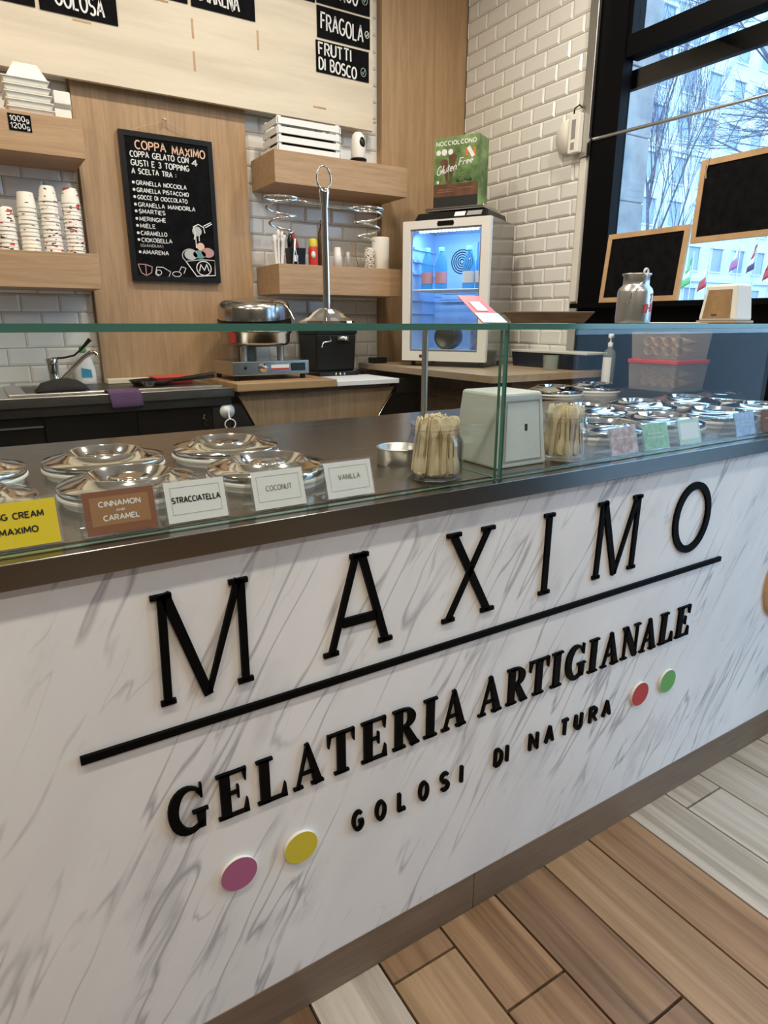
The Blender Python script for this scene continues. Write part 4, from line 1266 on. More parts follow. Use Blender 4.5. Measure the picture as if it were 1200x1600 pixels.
def build_shelf_goods():
    z = 1.6684
    def lat(n, label, cat, x, y, parts, group=None):
        t = thing(n, label, cat, (x, y, z), 0, group)
        for nm, prof, m in parts:
            MB().lathe(prof, 24).build(nm, m, t)
        return t
    # bag of plastic spoons
    b = thing('spoon_bundle', 'bundle of white plastic spoons standing upright at the shelf end', 'spoons', (1.362, 2.215, z))
    rnd = random.Random(4)
    for i in range(13):
        x, y = rnd.uniform(-.034, .03), rnd.uniform(-.025, .025)
        h = rnd.uniform(.12, .165)
        MB().tube([(x * .7, y * .7, 0), (x, y, h * .6), (x * 1.1, y * 1.1, h - .03), (x * 1.15, y * 1.15, h - .012), (x * 1.15, y * 1.15, h)], [.006, .0048, .005, .011, .005], 8).build('spoon', 'white_plastic', b)
    # dark caddy with tongs
    c = thing('utensil_caddy', 'dark plastic utensil caddy with steel tongs on the oak shelf', 'caddy', (1.452, 2.205, z))
    MB().frus((-.038, .038, -.03, .03, 0), (-.042, .042, -.034, .034, .085)).build('caddy_body', 'black_plastic', c, bevel=.003)
    MB().tube([(-.03, -.036, .01), (-.022, -.037, .08), (-.01, -.02, .125)], .004, 8).build('tongs', 'alu', c)
    MB().tube([(-.005, -.036, .01), (-.018, -.037, .08), (-.008, -.02, .125)], .004, 8).build('tongs', 'alu', c)
    MB().box(-.028, -.004, -.0375, -.0355, .02, .05).build('paper_label', 'card_white', c)
    MB().lathe([(.014, .085), (.016, .12), (.006, .15), (0, .155)], 14, (-.022, .008, 0)).build('dark_flask', 'black_gloss', c)
    t = thing('squeeze_bottle', 'red pointed squeeze bottle tilted behind the utensil caddy', 'bottle', (1.478, 2.285, z))
    MB().lathe([(0, 0), (.026, 0), (.028, .005), (.028, .10), (.022, .125), (.010, .15), (.004, .175), (0, .178)], 20).build('bottle_body', 'red_plastic', t)
    s = lat('sauce_bottle', 'red and yellow topping bottle with an oval white label', 'bottle', 1.540, 2.185, [('bottle_body', [(0, 0), (.022, 0), (.024, .004), (.024, .085), (.021, .095)], 'red_plastic'), ('yellow_cap', [(.0215, .095), (.021, .125), (.016, .132), (0, .134)], 'yellow')])
    X = Matrix.Translation((-.010, -.0225, .055)) @ Matrix.Rotation(-.42, 4, 'Z') @ Matrix.Rotation(math.pi / 2, 4, 'X') @ Matrix.Diagonal((.75, 1.2, 1, 1))
    MB().lathe([(.014, 0), (.014, .0018), (0, .0018)], 20, X=X).build('oval_label', 'card_white', s)
    lat('syrup_bottle', 'tall dark brown syrup bottle behind the cone stand column', 'bottle', 1.610, 2.215, [('bottle_body', [(0, 0), (.024, 0), (.026, .004), (.026, .13), (.022, .17), (.012, .20), (.011, .21)], 'tray_wood'), ('cap', [(.012, .208), (.012, .225), (0, .226)], 'alu')])
    lat('cone_cup', 'plain white tapered paper cup next to the dark syrup bottle', 'cup', 1.682, 2.19, [('cup_body', [(0, 0), (.026, 0), (.015, .10), (0, .101)], 'white_plastic')])
    g = lat('drinking_glass', 'small clear glass with a white stick inside on the oak shelf', 'glass', 1.742, 2.19, [('glass_body', [(0, 0), (.019, 0), (.021, .003), (.024, .088), (.0225, .088), (.019, .006), (0, .006)], 'jar_glass')])
    MB().lathe([(0, .007), (.009, .007), (.009, .08), (0, .082)], 14).build('white_stick', 'white_plastic', g)
    p = thing('stirrer_glass', 'clear glass holding a leaning wooden stirrer', 'glass', (1.812, 2.22, z))
    MB().lathe([(0, 0), (.019, 0), (.021, .003), (.024, .075), (.0225, .075), (.019, .006), (0, .006)], 20).build('glass_body', 'jar_glass', p)
    MB().tube([(.014, 0, .008), (-.030, 0, .128)], .0028, 6).build('stirrer', 'board_wood', p)
    lat('spotted_cup', 'white cup with black spotted print near the paper roll', 'cup', 1.870, 2.185, [('cup_body', [(0, 0), (.026, 0), (.029, .004), (.029, .085), (.024, .105), (.020, .108), (0, .109)], 'sugar_print')])
    lat('paper_roll', 'plain white paper roll standing at the end of the oak shelf', 'paper roll', 1.947, 2.20, [('roll', [(0, 0), (.045, 0), (.047, .004), (.047, .16), (.045, .164), (0, .164)], 'foam')])
build_shelf_goods()

# ------------------------------------------------------------------ back counter
def build_back_counter():
    yf = 1.83
    t = thing('sink_counter', 'stainless steel sink counter with dark cupboard doors along the back wall', 'counter', (0, 2.1, 0))
    o = W(t)
    MB().box(-1.6, .9635, yf, 2.372, 1.086, 1.125).build('steel_top', 'sink_steel', t, o, bevel=.002)
    MB().box(-1.6, .951, yf + .012, 2.36, 1.050, 1.0855).build('steel_rail', 'steel_dark', t, o)
    MB().box(-1.6, .950, yf + .05, 2.36, .002, 1.049).build('carcass', 'black_frame', t, o)
    for x0, x1 in ((-.70, .198), (.208, .545), (.552, .862), (.868, .949)):
        MB().box(x0, x1, yf + .022, yf + .049, .55, 1.040).build('door', 'steel_dark' if x1 > .93 else 'black_gloss', t, o)
    MB().box(-.70, .20, yf + .015, yf + .0215, 1.008, 1.014).build('door_grip', 'alu', t, o)
    F = face_y(yf + .030)
    MB().box(.10, .93, 1.885, 2.30, 1.1252, 1.134).build('sink_rim', 'sink_steel', t, o, bevel=.003)
    MB().box(.16, .88, 1.93, 2.22, 1.1342, 1.1346).build('sink_basin', 'steel_dark', t, o)
    # middle wooden unit and right steel unit
    m = thing('wooden_unit', 'oak fronted unit narrowing downwards under the cutting boards', 'cabinet', (1.39, 2.1, 0))
    q = W(m)
    MB().prism([(.953, .55), (1.255, .55), (.996, 1.049), (.953, 1.049)], F, -.02, .010).build('end_panel', 'steel_dark', m, q)
    MB().prism([(1.268, .55), (1.432, .55), (1.818, 1.085), (.990, 1.085)], face_y(1.862), -.01, .004).build('oak_front', 'oak', m, q)
    MB().box(1.00, 1.80, 1.87, 2.372, 1.085, 1.1060).build('top_board', 'oak_h', m, q)
    r = thing('steel_side_unit', 'narrow dark steel unit between the oak unit and the corner worktop', 'cabinet', (1.90, 2.1, 0))
    q = W(r)
    MB().box(1.825, 2.00, 1.845, 2.372, 1.052, 1.1235).build('steel_top', 'steel_dark', r, q, bevel=.0015)
    MB().prism([(1.445, .55), (1.985, .55), (1.985, 1.051), (1.806, 1.051)], face_y(1.868), -.02, .006).build('side_panel', 'black_gloss', r, q)
    MB().tube([(1.440, 1.858, .55), (1.801, 1.858, 1.050)], .0032, 6).build('edge_strip', 'chrome', r, q)
    # boards
    MB().box(.966, 1.458, 1.798, 2.26, 1.1065, 1.1415).build('cutting_board', 'board_wood', bevel=.003, label='thick brown wooden cutting board under the waffle iron', cat='cutting board')
    MB().box(1.462, 1.815, 1.806, 2.12, 1.1068, 1.1300).build('cutting_board', 'card_white', bevel=.002, label='white plastic cutting board beside the wooden one', cat='cutting board')

    # waffle iron
    w = thing('waffle_iron', 'round stainless steel waffle cone iron with open lid on a control base', 'waffle iron', (1.185, 2.04, 1.1418))
    MB().box(-.19, .19, -.115, .19, .022, .086).build('base_housing', 'satin', w, bevel=.004)
    for sx in (-1, 1):
        for sy in (-.09, .16):
            MB().lathe([(0, 0), (.013, 0), (.013, .022), (0, .022)], 14, (sx * .165, sy, 0)).build('foot', 'black_plastic', w)
    F = Fr((0, -.1153, 0), (1, 0, 0), (0, 0, 1))
    X = Matrix.Translation((-.045, -.115, .056)) @ Matrix.Rotation(math.pi / 2, 4, 'X')
    MB().lathe([(.021, 0), (.020, .012), (.012, .014), (.012, .022), (0, .023)], 20, X=X).build('control_knob', 'chrome', w)
    X2 = Matrix.Translation((-.13, -.115, .058)) @ Matrix.Rotation(math.pi / 2, 4, 'X')
    MB().lathe([(.008, 0), (.007, .003), (0, .004)], 14, X=X2).build('pilot_light', 'black_plastic', w)
    MB().prism([(-.005, .044), (.085, .044), (.085, .052), (-.005, .052)], F, 0, .0015).build('red_stripe', 'red', w)
    MB().prism([(-.005, .053), (.085, .053), (.085, .068), (-.005, .068)], F, 0, .0015).build('white_badge', 'card_white', w)
    MB().prism([(.095, .038), (.168, .038), (.168, .074), (.095, .074)], F, 0, .0015).build('display', 'display', w)
    for x, y in ((-.095, -.01), (.085, -.02), (-.02, .10)):
        MB().tube([(x, y, .086), (x, y, .155)], .017, 14).build('pillar', 'alu', w)
    MB().box(-.085, -.02, .03, .10, .086, .155).build('hinge_block', 'steel_dark', w)
    MB().lathe([(0, .148), (.120, .148), (.150, .155), (.160, .168), (.163, .205), (.172, .213), (.174, .222), (0, .222)], 48, (-.015, .035, 0)).build('lower_plate', 'satin', w)
    X = Matrix.Translation((-.012, .045, .262)) @ Matrix.Rotation(.07, 4, 'X') @ Matrix.Rotation(-.05, 4, 'Y')
    lid = MB()
    lid.lathe([(0, -.012), (.160, -.012), (.173, -.010), (.173, .012)], 48, X=X, mat=1)
    lid.lathe([(.168, .012), (.168, .065), (.160, .083), (.140, .096), (.08, .104), (0, .106)], 48, X=X, mat=0)
    lid.build('upper_lid', ['satin', 'black_plastic'], w)
    MB().tube([(.03, -.105, .345), (.055, -.14, .342), (.075, -.165, .31), (.09, -.185, .265)], [.006, .006, .005, .005], 8).build('lid_handle', 'chrome', w)

    # coffee machine
    k = thing('coffee_machine', 'black countertop coffee machine with a steam wand beside the tiled wall', 'coffee machine', (1.632, 2.235, 1.1255))
    MB().frus((-.112, .112, -.10, .10, .028), (-.118, .118, -.11, .11, .215)).build('housing', 'black_plastic', k, bevel=.008)
    MB().box(-.122, .122, -.115, .11, .215, .248).build('top_deck', 'black_plastic', k, bevel=.006)
    MB().box(-.115, .115, -.135, .10, 0, .028).build('drip_tray', 'black_gloss', k, bevel=.004)
    MB().lathe([(.034, 0), (.036, .02), (0, .021)], 20, (.03, -.12, .185)).build('brew_head', 'chrome', k)
    MB().tube([(-.04, -.112, .20), (-.045, -.13, .18), (-.09, -.132, .175), (-.098, -.132, .15)], .0045, 8).build('steam_wand', 'chrome', k)
    MB().tube([(.03, -.13, .178), (.05, -.18, .172)], .010, 10).build('portafilter_handle', 'black_plastic', k)
    for i in range(3):
        MB().lathe([(.006, 0), (.005, .003), (0, .004)], 12, X=Matrix.Translation((-.02 + i * .025, -.1352, .015)) @ Matrix.Rotation(math.pi / 2, 4, 'X')).build('button', 'chrome', k)
    # power leads heap
    MB().tube([(1.79, 2.30, 1.1285), (1.83, 2.25, 1.145), (1.862, 2.28, 1.135), (1.85, 2.22, 1.15), (1.81, 2.18, 1.135), (1.84, 2.14, 1.1285)], .004, 6).build('power_lead', 'black_plastic', label='tangled black power lead behind the white cutting board', cat='cable')
    MB().box(1.895, 1.985, 2.19, 2.25, 1.1805, 1.212).build('power_strip', 'black_plastic', bevel=.004, label='black power strip in the corner by the drinks cooler', cat='power strip')

    # leaning boards
    F = Fr((0, 2.255, 0), (1, 0, 0), (0, .09, 1))
    MB().prism([(.935, 1.142), (1.115, 1.142), (1.105, 1.424), (.925, 1.424)], F, -.012, 0).build('plastic_board', 'white_plastic', bevel=.004, label='white plastic board leaning on the wall behind the waffle iron', cat='board')
    F2 = Fr((0, 2.235, 0), (1, 0, 0), (0, .10, 1))
    MB().prism([(.868, 1.136), (.93, 1.136), (.926, 1.385), (.918, 1.385)], F2, -.012, 0).build('wooden_wedge', 'cream', label='thin pale wedge-shaped board leaning beside the white plastic board', cat='board')

    # tap
    f = thing('kitchen_tap', 'chrome lever tap with a black handle end at the sink', 'tap', (.298, 2.255, 1.1348))
    MB().lathe([(0, 0), (.030, 0), (.029, .004), (.024, .012), (.022, .05), (.025, .085), (.027, .108), (.024, .113), (0, .114)], 28).build('tap_body', 'chrome', f)
    MB().tube([(.022, -.01, .018), (.06, -.03, .055), (.12, -.055, .115), (.15, -.068, .136), (.168, -.074, .138), (.176, -.077, .128)], .0095, 12).build('spout', 'chrome', f)
    MB().tube([(.0, 0, .112), (.045, -.01, .114), (.09, -.02, .124), (.118, -.028, .148)], .0042, 8).build('lever', 'black_plastic', f)
    MB().tube([(.115, -.027, .145), (.160, -.036, .192)], [.005, .009], 10).build('lever_end', 'black_plastic', f)
    # soap bottle
    s = thing('soap_bottle', 'white dish soap bottle with a green cap behind the tap spout', 'bottle', (.436, 2.325, 1.1255))
    Xs = Matrix.Diagonal((1.35, .7, 1, 1))
    MB().lathe([(0, 0), (.030, 0), (.034, .006), (.034, .06), (.026, .105), (.013, .135), (.012, .142), (0, .142)], 28, X=Xs).build('bottle_body', 'white_plastic', s)
    MB().lathe([(.013, .142), (.016, .146), (.015, .166), (.010, .170), (0, .171)], 18).build('green_cap', 'green', s)
    MB().prism([(-.02, .03), (.026, .03), (.024, .065), (-.018, .075)], Fr((0, -.0245, 0), (1, 0, 0), (0, 0, 1)), 0, .0008).build('blue_label', 'bottle_blue', s)
    # cloth heap
    h = MB()
    prof = [(-.085, .0), (-.06, .03), (-.02, .043), (.03, .045), (.07, .035), (.095, .012)]
    vs, fs = [], []
    rnd = random.Random(2)
    for i, (x, zz) in enumerate(prof):
        for j in range(7):
            v = -1 + 2 * j / 6
            vs.append((x + rnd.uniform(-.006, .006), v * .06, max(0, zz * (1 - v * v * .9)) + rnd.uniform(0, .004)))
    for i in range(len(prof) - 1):
        for j in range(6):
            a = i * 7 + j
            fs.append((a, a + 7, a + 8, a + 1))
    h.add(vs, fs, 0, True)
    o1 = h.build('sponge_cloth', 'black_cloth', None, (.285, 1.945, 1.1348), label='crumpled dark cloth heaped in front of the tap', cat='cloth')
    m1 = o1.modifiers.new('solid', 'SOLIDIFY'); m1.thickness = .004; m1.offset = 1
    # purple cloth over the edge
    vs, fs = [], []
    for i in range(9):
        u = i / 8
        if u < .5:
            y, zz = 1.92 - (u / .5) * .098, 1.1275 + .012 * math.sin(u * 6)
        else:
            y, zz = 1.819 - .004 * math.sin(u * 9), 1.132 - (u - .5) / .5 * .062
        for j in range(6):
            v = j / 5
            vs.append((.435 + .125 * v + .018 * u, y - .006 * math.sin(v * 7 + u * 3), zz + (.004 * math.sin(v * 9) if u < .5 else -.012 * (1 - v) * (u - .5))))
    for i in range(8):
        for j in range(5):
            a = i * 6 + j
            fs.append((a, a + 1, a + 7, a + 6))
    o2 = MB().add(vs, fs, 0, True).build('purple_cloth', 'purple_cloth', label='folded purple cloth hanging over the steel counter edge', cat='cloth')
    m2 = o2.modifiers.new('solid', 'SOLIDIFY'); m2.thickness = .006; m2.offset = 1
    m3 = o2.modifiers.new('sub', 'SUBSURF'); m3.levels = 1; m3.render_levels = 2
    # pans in the sink
    p = thing('frying_pan', 'dark frying pan with a thick black handle lying on the sink', 'pan', (.66, 2.03, 1.1352))
    MB().lathe([(0, .004), (0, 0), (.075, 0), (.092, .022), (.095, .022), (.078, .004), (0, .006)], 32).build('pan_body', 'black_plastic', p)
    MB().tube([(.085, -.03, .020), (.13, -.06, .026), (.25, -.10, .040)], [.008, .010, .013], 10).build('handle', 'black_plastic', p)
    r = thing('red_tray', 'red plastic tray with a folded rim under the black pan handle', 'tray', (.765, 2.10, 1.1352))
    MB().frus((-.075, .075, -.06, .06, 0), (-.09, .09, -.075, .075, .030)).build('tray_body', 'red_plastic', r, bevel=.004)
    sc = thing('cream_scraper', 'flat cream scraper lying behind the frying pan', 'scraper', (.60, 2.17, 1.1352))
    MB().box(-.10, .09, -.02, .02, .0, .022).build('blade', 'cream', sc, bevel=.003)
    v = thing('glass_bowl', 'small clear glass dish on the sink edge beside the purple cloth', 'bowl', (.625, 1.925, 1.1352))
    MB().lathe([(0, 0), (.02, 0), (.03, .022), (.028, .022), (.018, .003), (0, .003)], 20).build('bowl', 'jar_glass', v)
    # suction hook
    u = thing('suction_hook', 'white round suction hook with a hanging cord on the dark end panel', 'hook', (.932, 1.8505, 1.022))
    X = Matrix.Rotation(math.pi / 2, 4, 'X')
    MB().lathe([(.034, -.0005), (.033, .004), (.016, .010), (.010, .016), (0, .017)], 28, X=X).build('suction_disc', 'white_plastic', u)
    MB().tube([(0, -.016, 0), (0, -.020, -.02), (0, -.026, -.035), (0, -.034, -.030)], .004, 8).build('hook', 'white_plastic', u)
    MB().tube([(.024 * math.cos(a), -.030, -.055 + .022 * math.sin(a)) for a in [i * 2 * math.pi / 20 for i in range(20)]], .0028, 6, True).build('cord_loop', 'white_plastic', u)
    n = thing('steel_clip', 'small curled steel clip hanging on the dark cupboard door', 'clip', (.828, 1.849, .975))
    MB().tube([(0, -.004, .035), (-.008, -.006, .026), (.006, -.006, .012), (-.004, -.006, 0), (.006, -.006, -.014)], .003, 8).build('wire', 'chrome', n)
build_back_counter()

# ------------------------------------------------------------------ corner worktop, cooler and what stands there
def build_corner():
    t = thing('corner_worktop', 'wooden corner worktop carrying the drinks cooler', 'worktop', (2.2, 1.75, 0))
    q = W(t)
    tp = MB()
    F = Fr((0, 0, 1.150), (1, 0, 0), (0, 1, 0))
    tp.prism([(1.872, 1.172), (2.592, 1.172), (2.592, 2.328), (2.03, 2.328), (2.03, 2.322), (1.872, 2.322)], F, 0, .030)
    tp.build('wooden_top', 'counter_wood', t, q)
    MB().box(2.01, 2.59, 1.20, 2.32, .002, 1.1495).build('carcass', 'tray_wood', t, q)
    MB().box(1.995, 2.0095, 1.22, 1.80, .60, 1.08).build('door', 'tray_wood', t, q)
    ang = math.atan2(-.8693, .4943)
    wd, dp, hh, z0 = .463, .36, .675, 1.208
    c = thing('drinks_cooler', 'white countertop drinks cooler with a glass door and blue-white light', 'fridge', (1.942, 1.976, 1.1805), ang)
    zb = z0 - 1.1805
    body = MB()
    th = .028
    body.box(0, th, .03, dp, zb, zb + hh)
    body.box(wd - th, wd, .03, dp, zb, zb + hh)
    body.box(th, wd - th, .03, dp, zb, zb + .05)
    body.box(th, wd - th, .03, dp, zb + hh - .03, zb + hh)
    body.box(th, wd - th, dp - .02, dp, zb + .05, zb + hh - .03)
    body.build('cabinet', 'cooler_shell', c)
    ln = MB()
    ln.box(th, th + .004, .034, dp - .024, zb + .05, zb + hh - .03)
    ln.box(wd - th - .004, wd - th, .034, dp - .024, zb + .05, zb + hh - .03)
    ln.box(th, wd - th, dp - .026, dp - .0205, zb + .05, zb + hh - .03)
    ln.box(th, wd - th, .034, dp - .024, zb + .05, zb + .056)
    ln.build('liner', 'cooler_in', c)
    for z in (.17, .235, .30, .43, .49, .55):
        MB().box(th + .004, th + .014, .05, dp - .04, zb + z, zb + z + .012).build('shelf_rib', 'cooler_in', c)
    dr = MB()
    F = Fr((0, 0, zb), (1, 0, 0), (0, 0, 1))
    a0, a1, b0, b1 = .042, wd - .045, .048, hh - .038
    for (p, q2, r2, s2) in (((0, 0), (wd, 0), (a1, b0), (a0, b0)), ((wd, 0), (wd, hh), (a1, b1), (a1, b0)), ((wd, hh), (0, hh), (a0, b1), (a1, b1)), ((0, hh), (0, 0), (a0, b0), (a0, b1))):
        dr.prism([p, q2, r2, s2], F, -.029, 0)
    door = dr.build('door_frame', 'white_plastic', c, bevel=.002)
    MB().box(a0, a1, .012, .016, zb + b0, zb + b1).build('door_glass', 'window_glass', door)
    MB().ribbon([(a0 + .004, b0 + .004), (a1 - .004, b0 + .004), (a1 - .004, b1 - .004), (a0 + .004, b1 - .004)], .008, F, -.011, -.008, True).build('door_gasket', 'alu', door)
    MB().prism([(wd / 2 - .04, hh - .030), (wd / 2 + .04, hh - .030), (wd / 2 + .045, hh - .020), (wd / 2 + .04, hh - .008), (wd / 2 - .04, hh - .008), (wd / 2 - .045, hh - .020)], F, 0, .002).build('badge', 'black_gloss', door)
    X = Matrix.Translation((.11, 0, zb + .024)) @ Matrix.Rotation(math.pi / 2, 4, 'X')
    MB().lathe([(.009, 0), (.008, .003), (0, .003)], 16, X=X).build('door_lock', 'steel_dark', door)
    for x in (.04, wd - .04):
        for y in (.06, dp - .05):
            MB().tube([(x, y, 0), (x, y, zb)], .012, 10).build('foot', 'black_plastic', c)
    led = MB()
    for i in range(16):
        led.box(.075 + i * .020, .075 + i * .020 + .012, .040, .046, zb + hh - .052, zb + hh - .044)
    led.build('led_strip', 'led', c)
    MB().box(.06, wd - .06, .035, .06, zb + hh - .044, zb + hh - .0305).build('led_housing', 'white_plastic', c)
    ld = bpy.data.lights.new('cooler_led', 'AREA')
    ld.shape = 'RECTANGLE'; ld.size = .32; ld.size_y = .03
    ld.energy = 1.9; ld.color = (.22, .50, 1.0)
    lo = bpy.data.objects.new('cooler_led', ld); COL.objects.link(lo)
    lo.parent = c; lo.location = (wd / 2, .07, zb + hh - .058); lo.rotation_euler = (.45, 0, 0)
    # fan grille rings on the back liner
    FB = Fr((0, dp - .027, zb), (1, 0, 0), (0, 0, 1))
    MB().prism([(.08, .30), (.28, .30), (.28, .60), (.08, .60)], FB, 0, .012).build('fan_cover', 'cooler_in', c)
    for r in (.012, .024, .036, .048, .060):
        MB().ribbon(ring(.195, .505, r, r, 24), .005, FB, .0125, .0135, True).build('fan_slot', 'black_gloss', c)
    shz = zb + .348
    sh = MB()
    for i in range(12):
        y = .05 + i * .024
        sh.tube([(th + .006, y, shz), (wd - th - .006, y, shz)], .002, 6)
    sh.tube([(th + .006, .045, shz + .003), (wd - th - .006, .045, shz + .003)], .0035, 6)
    sh.build('wire_shelf', 'white_plastic', c)
    # bottles inside (stand on the wire shelf)
    R = Matrix.Translation(c.location) @ Matrix.Rotation(ang, 4, 'Z')
    def bottle(x, y, z, i, lab, lm):
        b = thing('water_bottle', lab, 'bottle', tuple(R @ Vector((x, y, z))), ang + .3 * i, 'bottles in the drinks cooler')
        MB().lathe([(0, 0), (.028, 0), (.031, .006), (.031, .10), (.029, .13), (.014, .175), (.012, .185), (0, .185)], 24).build('bottle_body', 'bottle_blue', b)
        MB().lathe([(.0315, .03), (.0315, .085)], 24).build('paper_label', lm, b)
        MB().lathe([(.0145, .183), (.0145, .203), (0, .205)], 16).build('cap', 'bottle_cap', b)
    for i, (x, y) in enumerate(((.10, .085), (.178, .085), (.328, .085), (.396, .085))):
        red = i < 2
        bottle(x, y, shz + .0045, i, 'aqua water bottle with a ' + ('pink' if red else 'white') + ' label on the cooler shelf', 'sponge' if red else 'card_white')
    fl = zb + .0565
    g = thing('round_tin', 'round tin lying on its side at the bottom of the drinks cooler', 'tin', tuple(R @ Vector((.20, .15, fl + .062))), ang)
    MB().lathe([(0, -.05), (.06, -.05), (.062, -.046), (.062, .046), (.06, .05), (.05, .05), (.045, .044), (0, .044)], 32, X=Matrix.Rotation(math.pi / 2, 4, 'X')).build('tin_body', 'steel_dark', g)
    k = thing('snack_box', 'small blue box standing in the bottom of the drinks cooler', 'box', tuple(R @ Vector((.375, .14, fl))), ang)
    MB().box(-.035, .035, -.04, .04, 0, .11).build('box_body', 'cobalt_print', k, bevel=.002)
    # scale on top
    top = 1.1805 + zb + hh
    s = thing('kitchen_scale', 'black digital scale with a steel weighing plate on top of the cooler', 'scale', tuple(R @ Vector((.235, .19, zb + hh + .0005))), ang)
    MB().frus((-.195, .195, -.155, .15, 0), (-.185, .185, -.12, .145, .042)).build('scale_body', 'black_plastic', s, bevel=.006)
    up = Vector((0, .035, .042)).normalized()
    FS = Fr((0, -.1545, .001), (1, 0, 0), up)
    MB().prism([(.02, .018), (.075, .018), (.075, .046), (.02, .046)], FS, 0, .0012).build('lcd', 'card_white', s)
    MB().prism([(.085, .018), (.160, .018), (.160, .046), (.085, .046)], FS, 0, .0012).build('keypad', 'ink_grey', s)
    MB().box(-.155, .160, -.105, .145, .050, .066).build('weighing_plate', 'satin', s, bevel=.004)
    MB().box(-.05, .05, -.04, .04, .042, .050).build('load_pin', 'black_plastic', s)
    # carton on the scale
    cw, cd, ch = .235, .13, .315
    x = thing('cone_carton', 'green and brown gluten free cone carton standing on the scale', 'carton', tuple(R @ Vector((.232, .175, zb + hh + .067))), ang)
    MB().box(-cw / 2, cw / 2, -cd / 2, cd / 2, 0, ch).build('carton_body', 'carton_green', x, bevel=.0015)
    F = Fr((-cw / 2, -cd / 2 - .0004, 0), (1, 0, 0), (0, 0, 1))
    fr = MB().prism([(0, 0), (cw, 0), (cw, ch * .34), (0, ch * .34)], F, 0, .0006).build('brown_band', 'carton_brown', x)
    MB().prism([(0, 0), (cw, 0), (cw, ch * .16), (0, ch * .16)], F, .0007, .0010).build('dark_band', 'ink', fr)
    def wr(t2, fx, fy, fw, fh, st, m, **k2):
        mb = MB()
        write(mb, t2, F, cw * fx, ch * fy, ch * fh, st, .0012, width=cw * fw, **k2)
        mb.build('printing', m, x)
    cn = MB()
    for cx, top2 in ((.22, .66), (.42, .72)):
        tip = (.30 if cx < .3 else .36, .36)
        cn.prism([(cw * (cx - .08), ch * top2), (cw * tip[0], ch * tip[1]), (cw * (tip[0] + .03), ch * tip[1]), (cw * (cx + .09), ch * top2)], F, 0, .0008)
        cn.prism([(cw * (cx + .095 * math.cos(a)), ch * (top2 + .035 * math.sin(a))) for a in [i * math.pi / 8 for i in range(16)]], F, 0, .0010)
    cn.build('printed_cones', 'carton_brown', x)
    wr('NOCCIOLCONO', .05, .885, .88, .055, .0042, 'chalk', gap=.25)
    mbn = MB()
    mbn.ribbon([(cw * .74, ch * .70), (cw * .74, ch * .82)], .014, F, .0012, .0012)
    mbn.ribbon([(cw * .90, ch * .70), (cw * .90, ch * .82)], .014, F, .0012, .0012)
    mbn.build('printing', 'carton_orange', x)
    mbn = MB()
    mbn.ribbon([(cw * .76, ch * .83), (cw * .88, ch * .69)], .018, F, .0014, .0014)
    mbn.build('printing', 'chalk', x)
    for cx, r in ((.10, .012), (.23, .015), (.37, .013)):
        MB().prism([(cw * cx + r * math.cos(a), ch * .79 + r * math.sin(a)) for a in [i * math.pi / 8 for i in range(16)]], F, 0, .0008).build('round_mark', 'chalk', x)
    wr('Gluten', .06, .47, .44, .12, .0045, 'chalk', gap=.14, slope=.20, slant=.25)
    wr('Free', .56, .585, .30, .10, .0045, 'chalk', gap=.14, slope=.12, slant=.25)
    wr('CONI', .50, .46, .32, .055, .0022, 'carton_dark')
    wr('SENZA', .50, .405, .34, .032, .0022, 'carton_dark')
    wr('GLUTINE', .52, .360, .34, .028, .0028, 'ink')
    fl3 = MB()
    fl3.prism([(cw * .04, ch * .35), (cw * .08, ch * .35), (cw * .08, ch * .395), (cw * .04, ch * .395)], F, 0, .0012)
    fl3.build('flag_mark', 'green', x)
    MB().prism([(cw * .08, ch * .35), (cw * .12, ch * .35), (cw * .12, ch * .395), (cw * .08, ch * .395)], F, 0, .0012).build('flag_mark', 'chalk', x)
    MB().prism([(cw * .12, ch * .35), (cw * .16, ch * .35), (cw * .16, ch * .395), (cw * .12, ch * .395)], F, 0, .0012).build('flag_mark', 'red', x)
    for ya in (.255, .225):
        wr('IIIIIIIIIIIIIIIIIIIII', .08, ya, .36, .010, .0016, 'frame_wood')
    wr('IIIIIIIIIIIIIIIIIII', .56, .265, .32, .010, .0016, 'frame_wood')
    # bin, jar, switch
    b = thing('storage_bin', 'long navy plastic storage bin with a pale flat lid along the tiled wall', 'bin', (2.515, 1.47, 1.1805))
    MB().frus((-.062, .065, -.24, .205, 0), (-.066, .072, -.25, .215, .072)).build('bin_body', 'cobalt_bin', b, bevel=.004)
    MB().box(-.070, .074, -.30, .217, .0722, .084).build('pale_lid', 'grey_plastic', b, bevel=.003)
    j = thing('condiment_jar', 'small clear ribbed glass jar on the corner worktop before the bin', 'jar', (2.372, 1.325, 1.1805))
    MB().lathe([(0, 0), (.033, 0), (.034, .004), (.038, .055), (.036, .058), (.037, .068), (.035, .068), (.034, .058), (.031, .006), (0, .006)], 24, smooth=False).build('jar_body', 'clear_bottle', j)
    MB().box(-.012, .012, -.01, .01, 0, .05).build('white_switch_box', 'white_plastic', None, (2.40, 1.765, 1.1805), bevel=.003, label='small white box standing beside the navy bin', cat='box')
M['cooler_shell'] = mat('cooler_side_panel', (0.30, 0.29, 0.27), 0.14, 0.75)
M['bottle_cap'] = mat('aqua_cap', (0.20, 0.62, 0.70), 0.4)
M['cobalt_print'] = speckle('blue_print', (0.10, 0.15, 0.38), (0.30, 0.36, 0.62), 40, 0.5)
M['carton_green'] = speckle('green_carton_print', (0.045, 0.105, 0.025), (0.24, 0.37, 0.12), 11, 0.45)
M['carton_brown'] = speckle('brown_carton_print', (0.075, 0.028, 0.012), (0.16, 0.065, 0.03), 18, 0.45)
M['carton_orange'] = mat('orange_print', (0.62, 0.17, 0.04), 0.45)
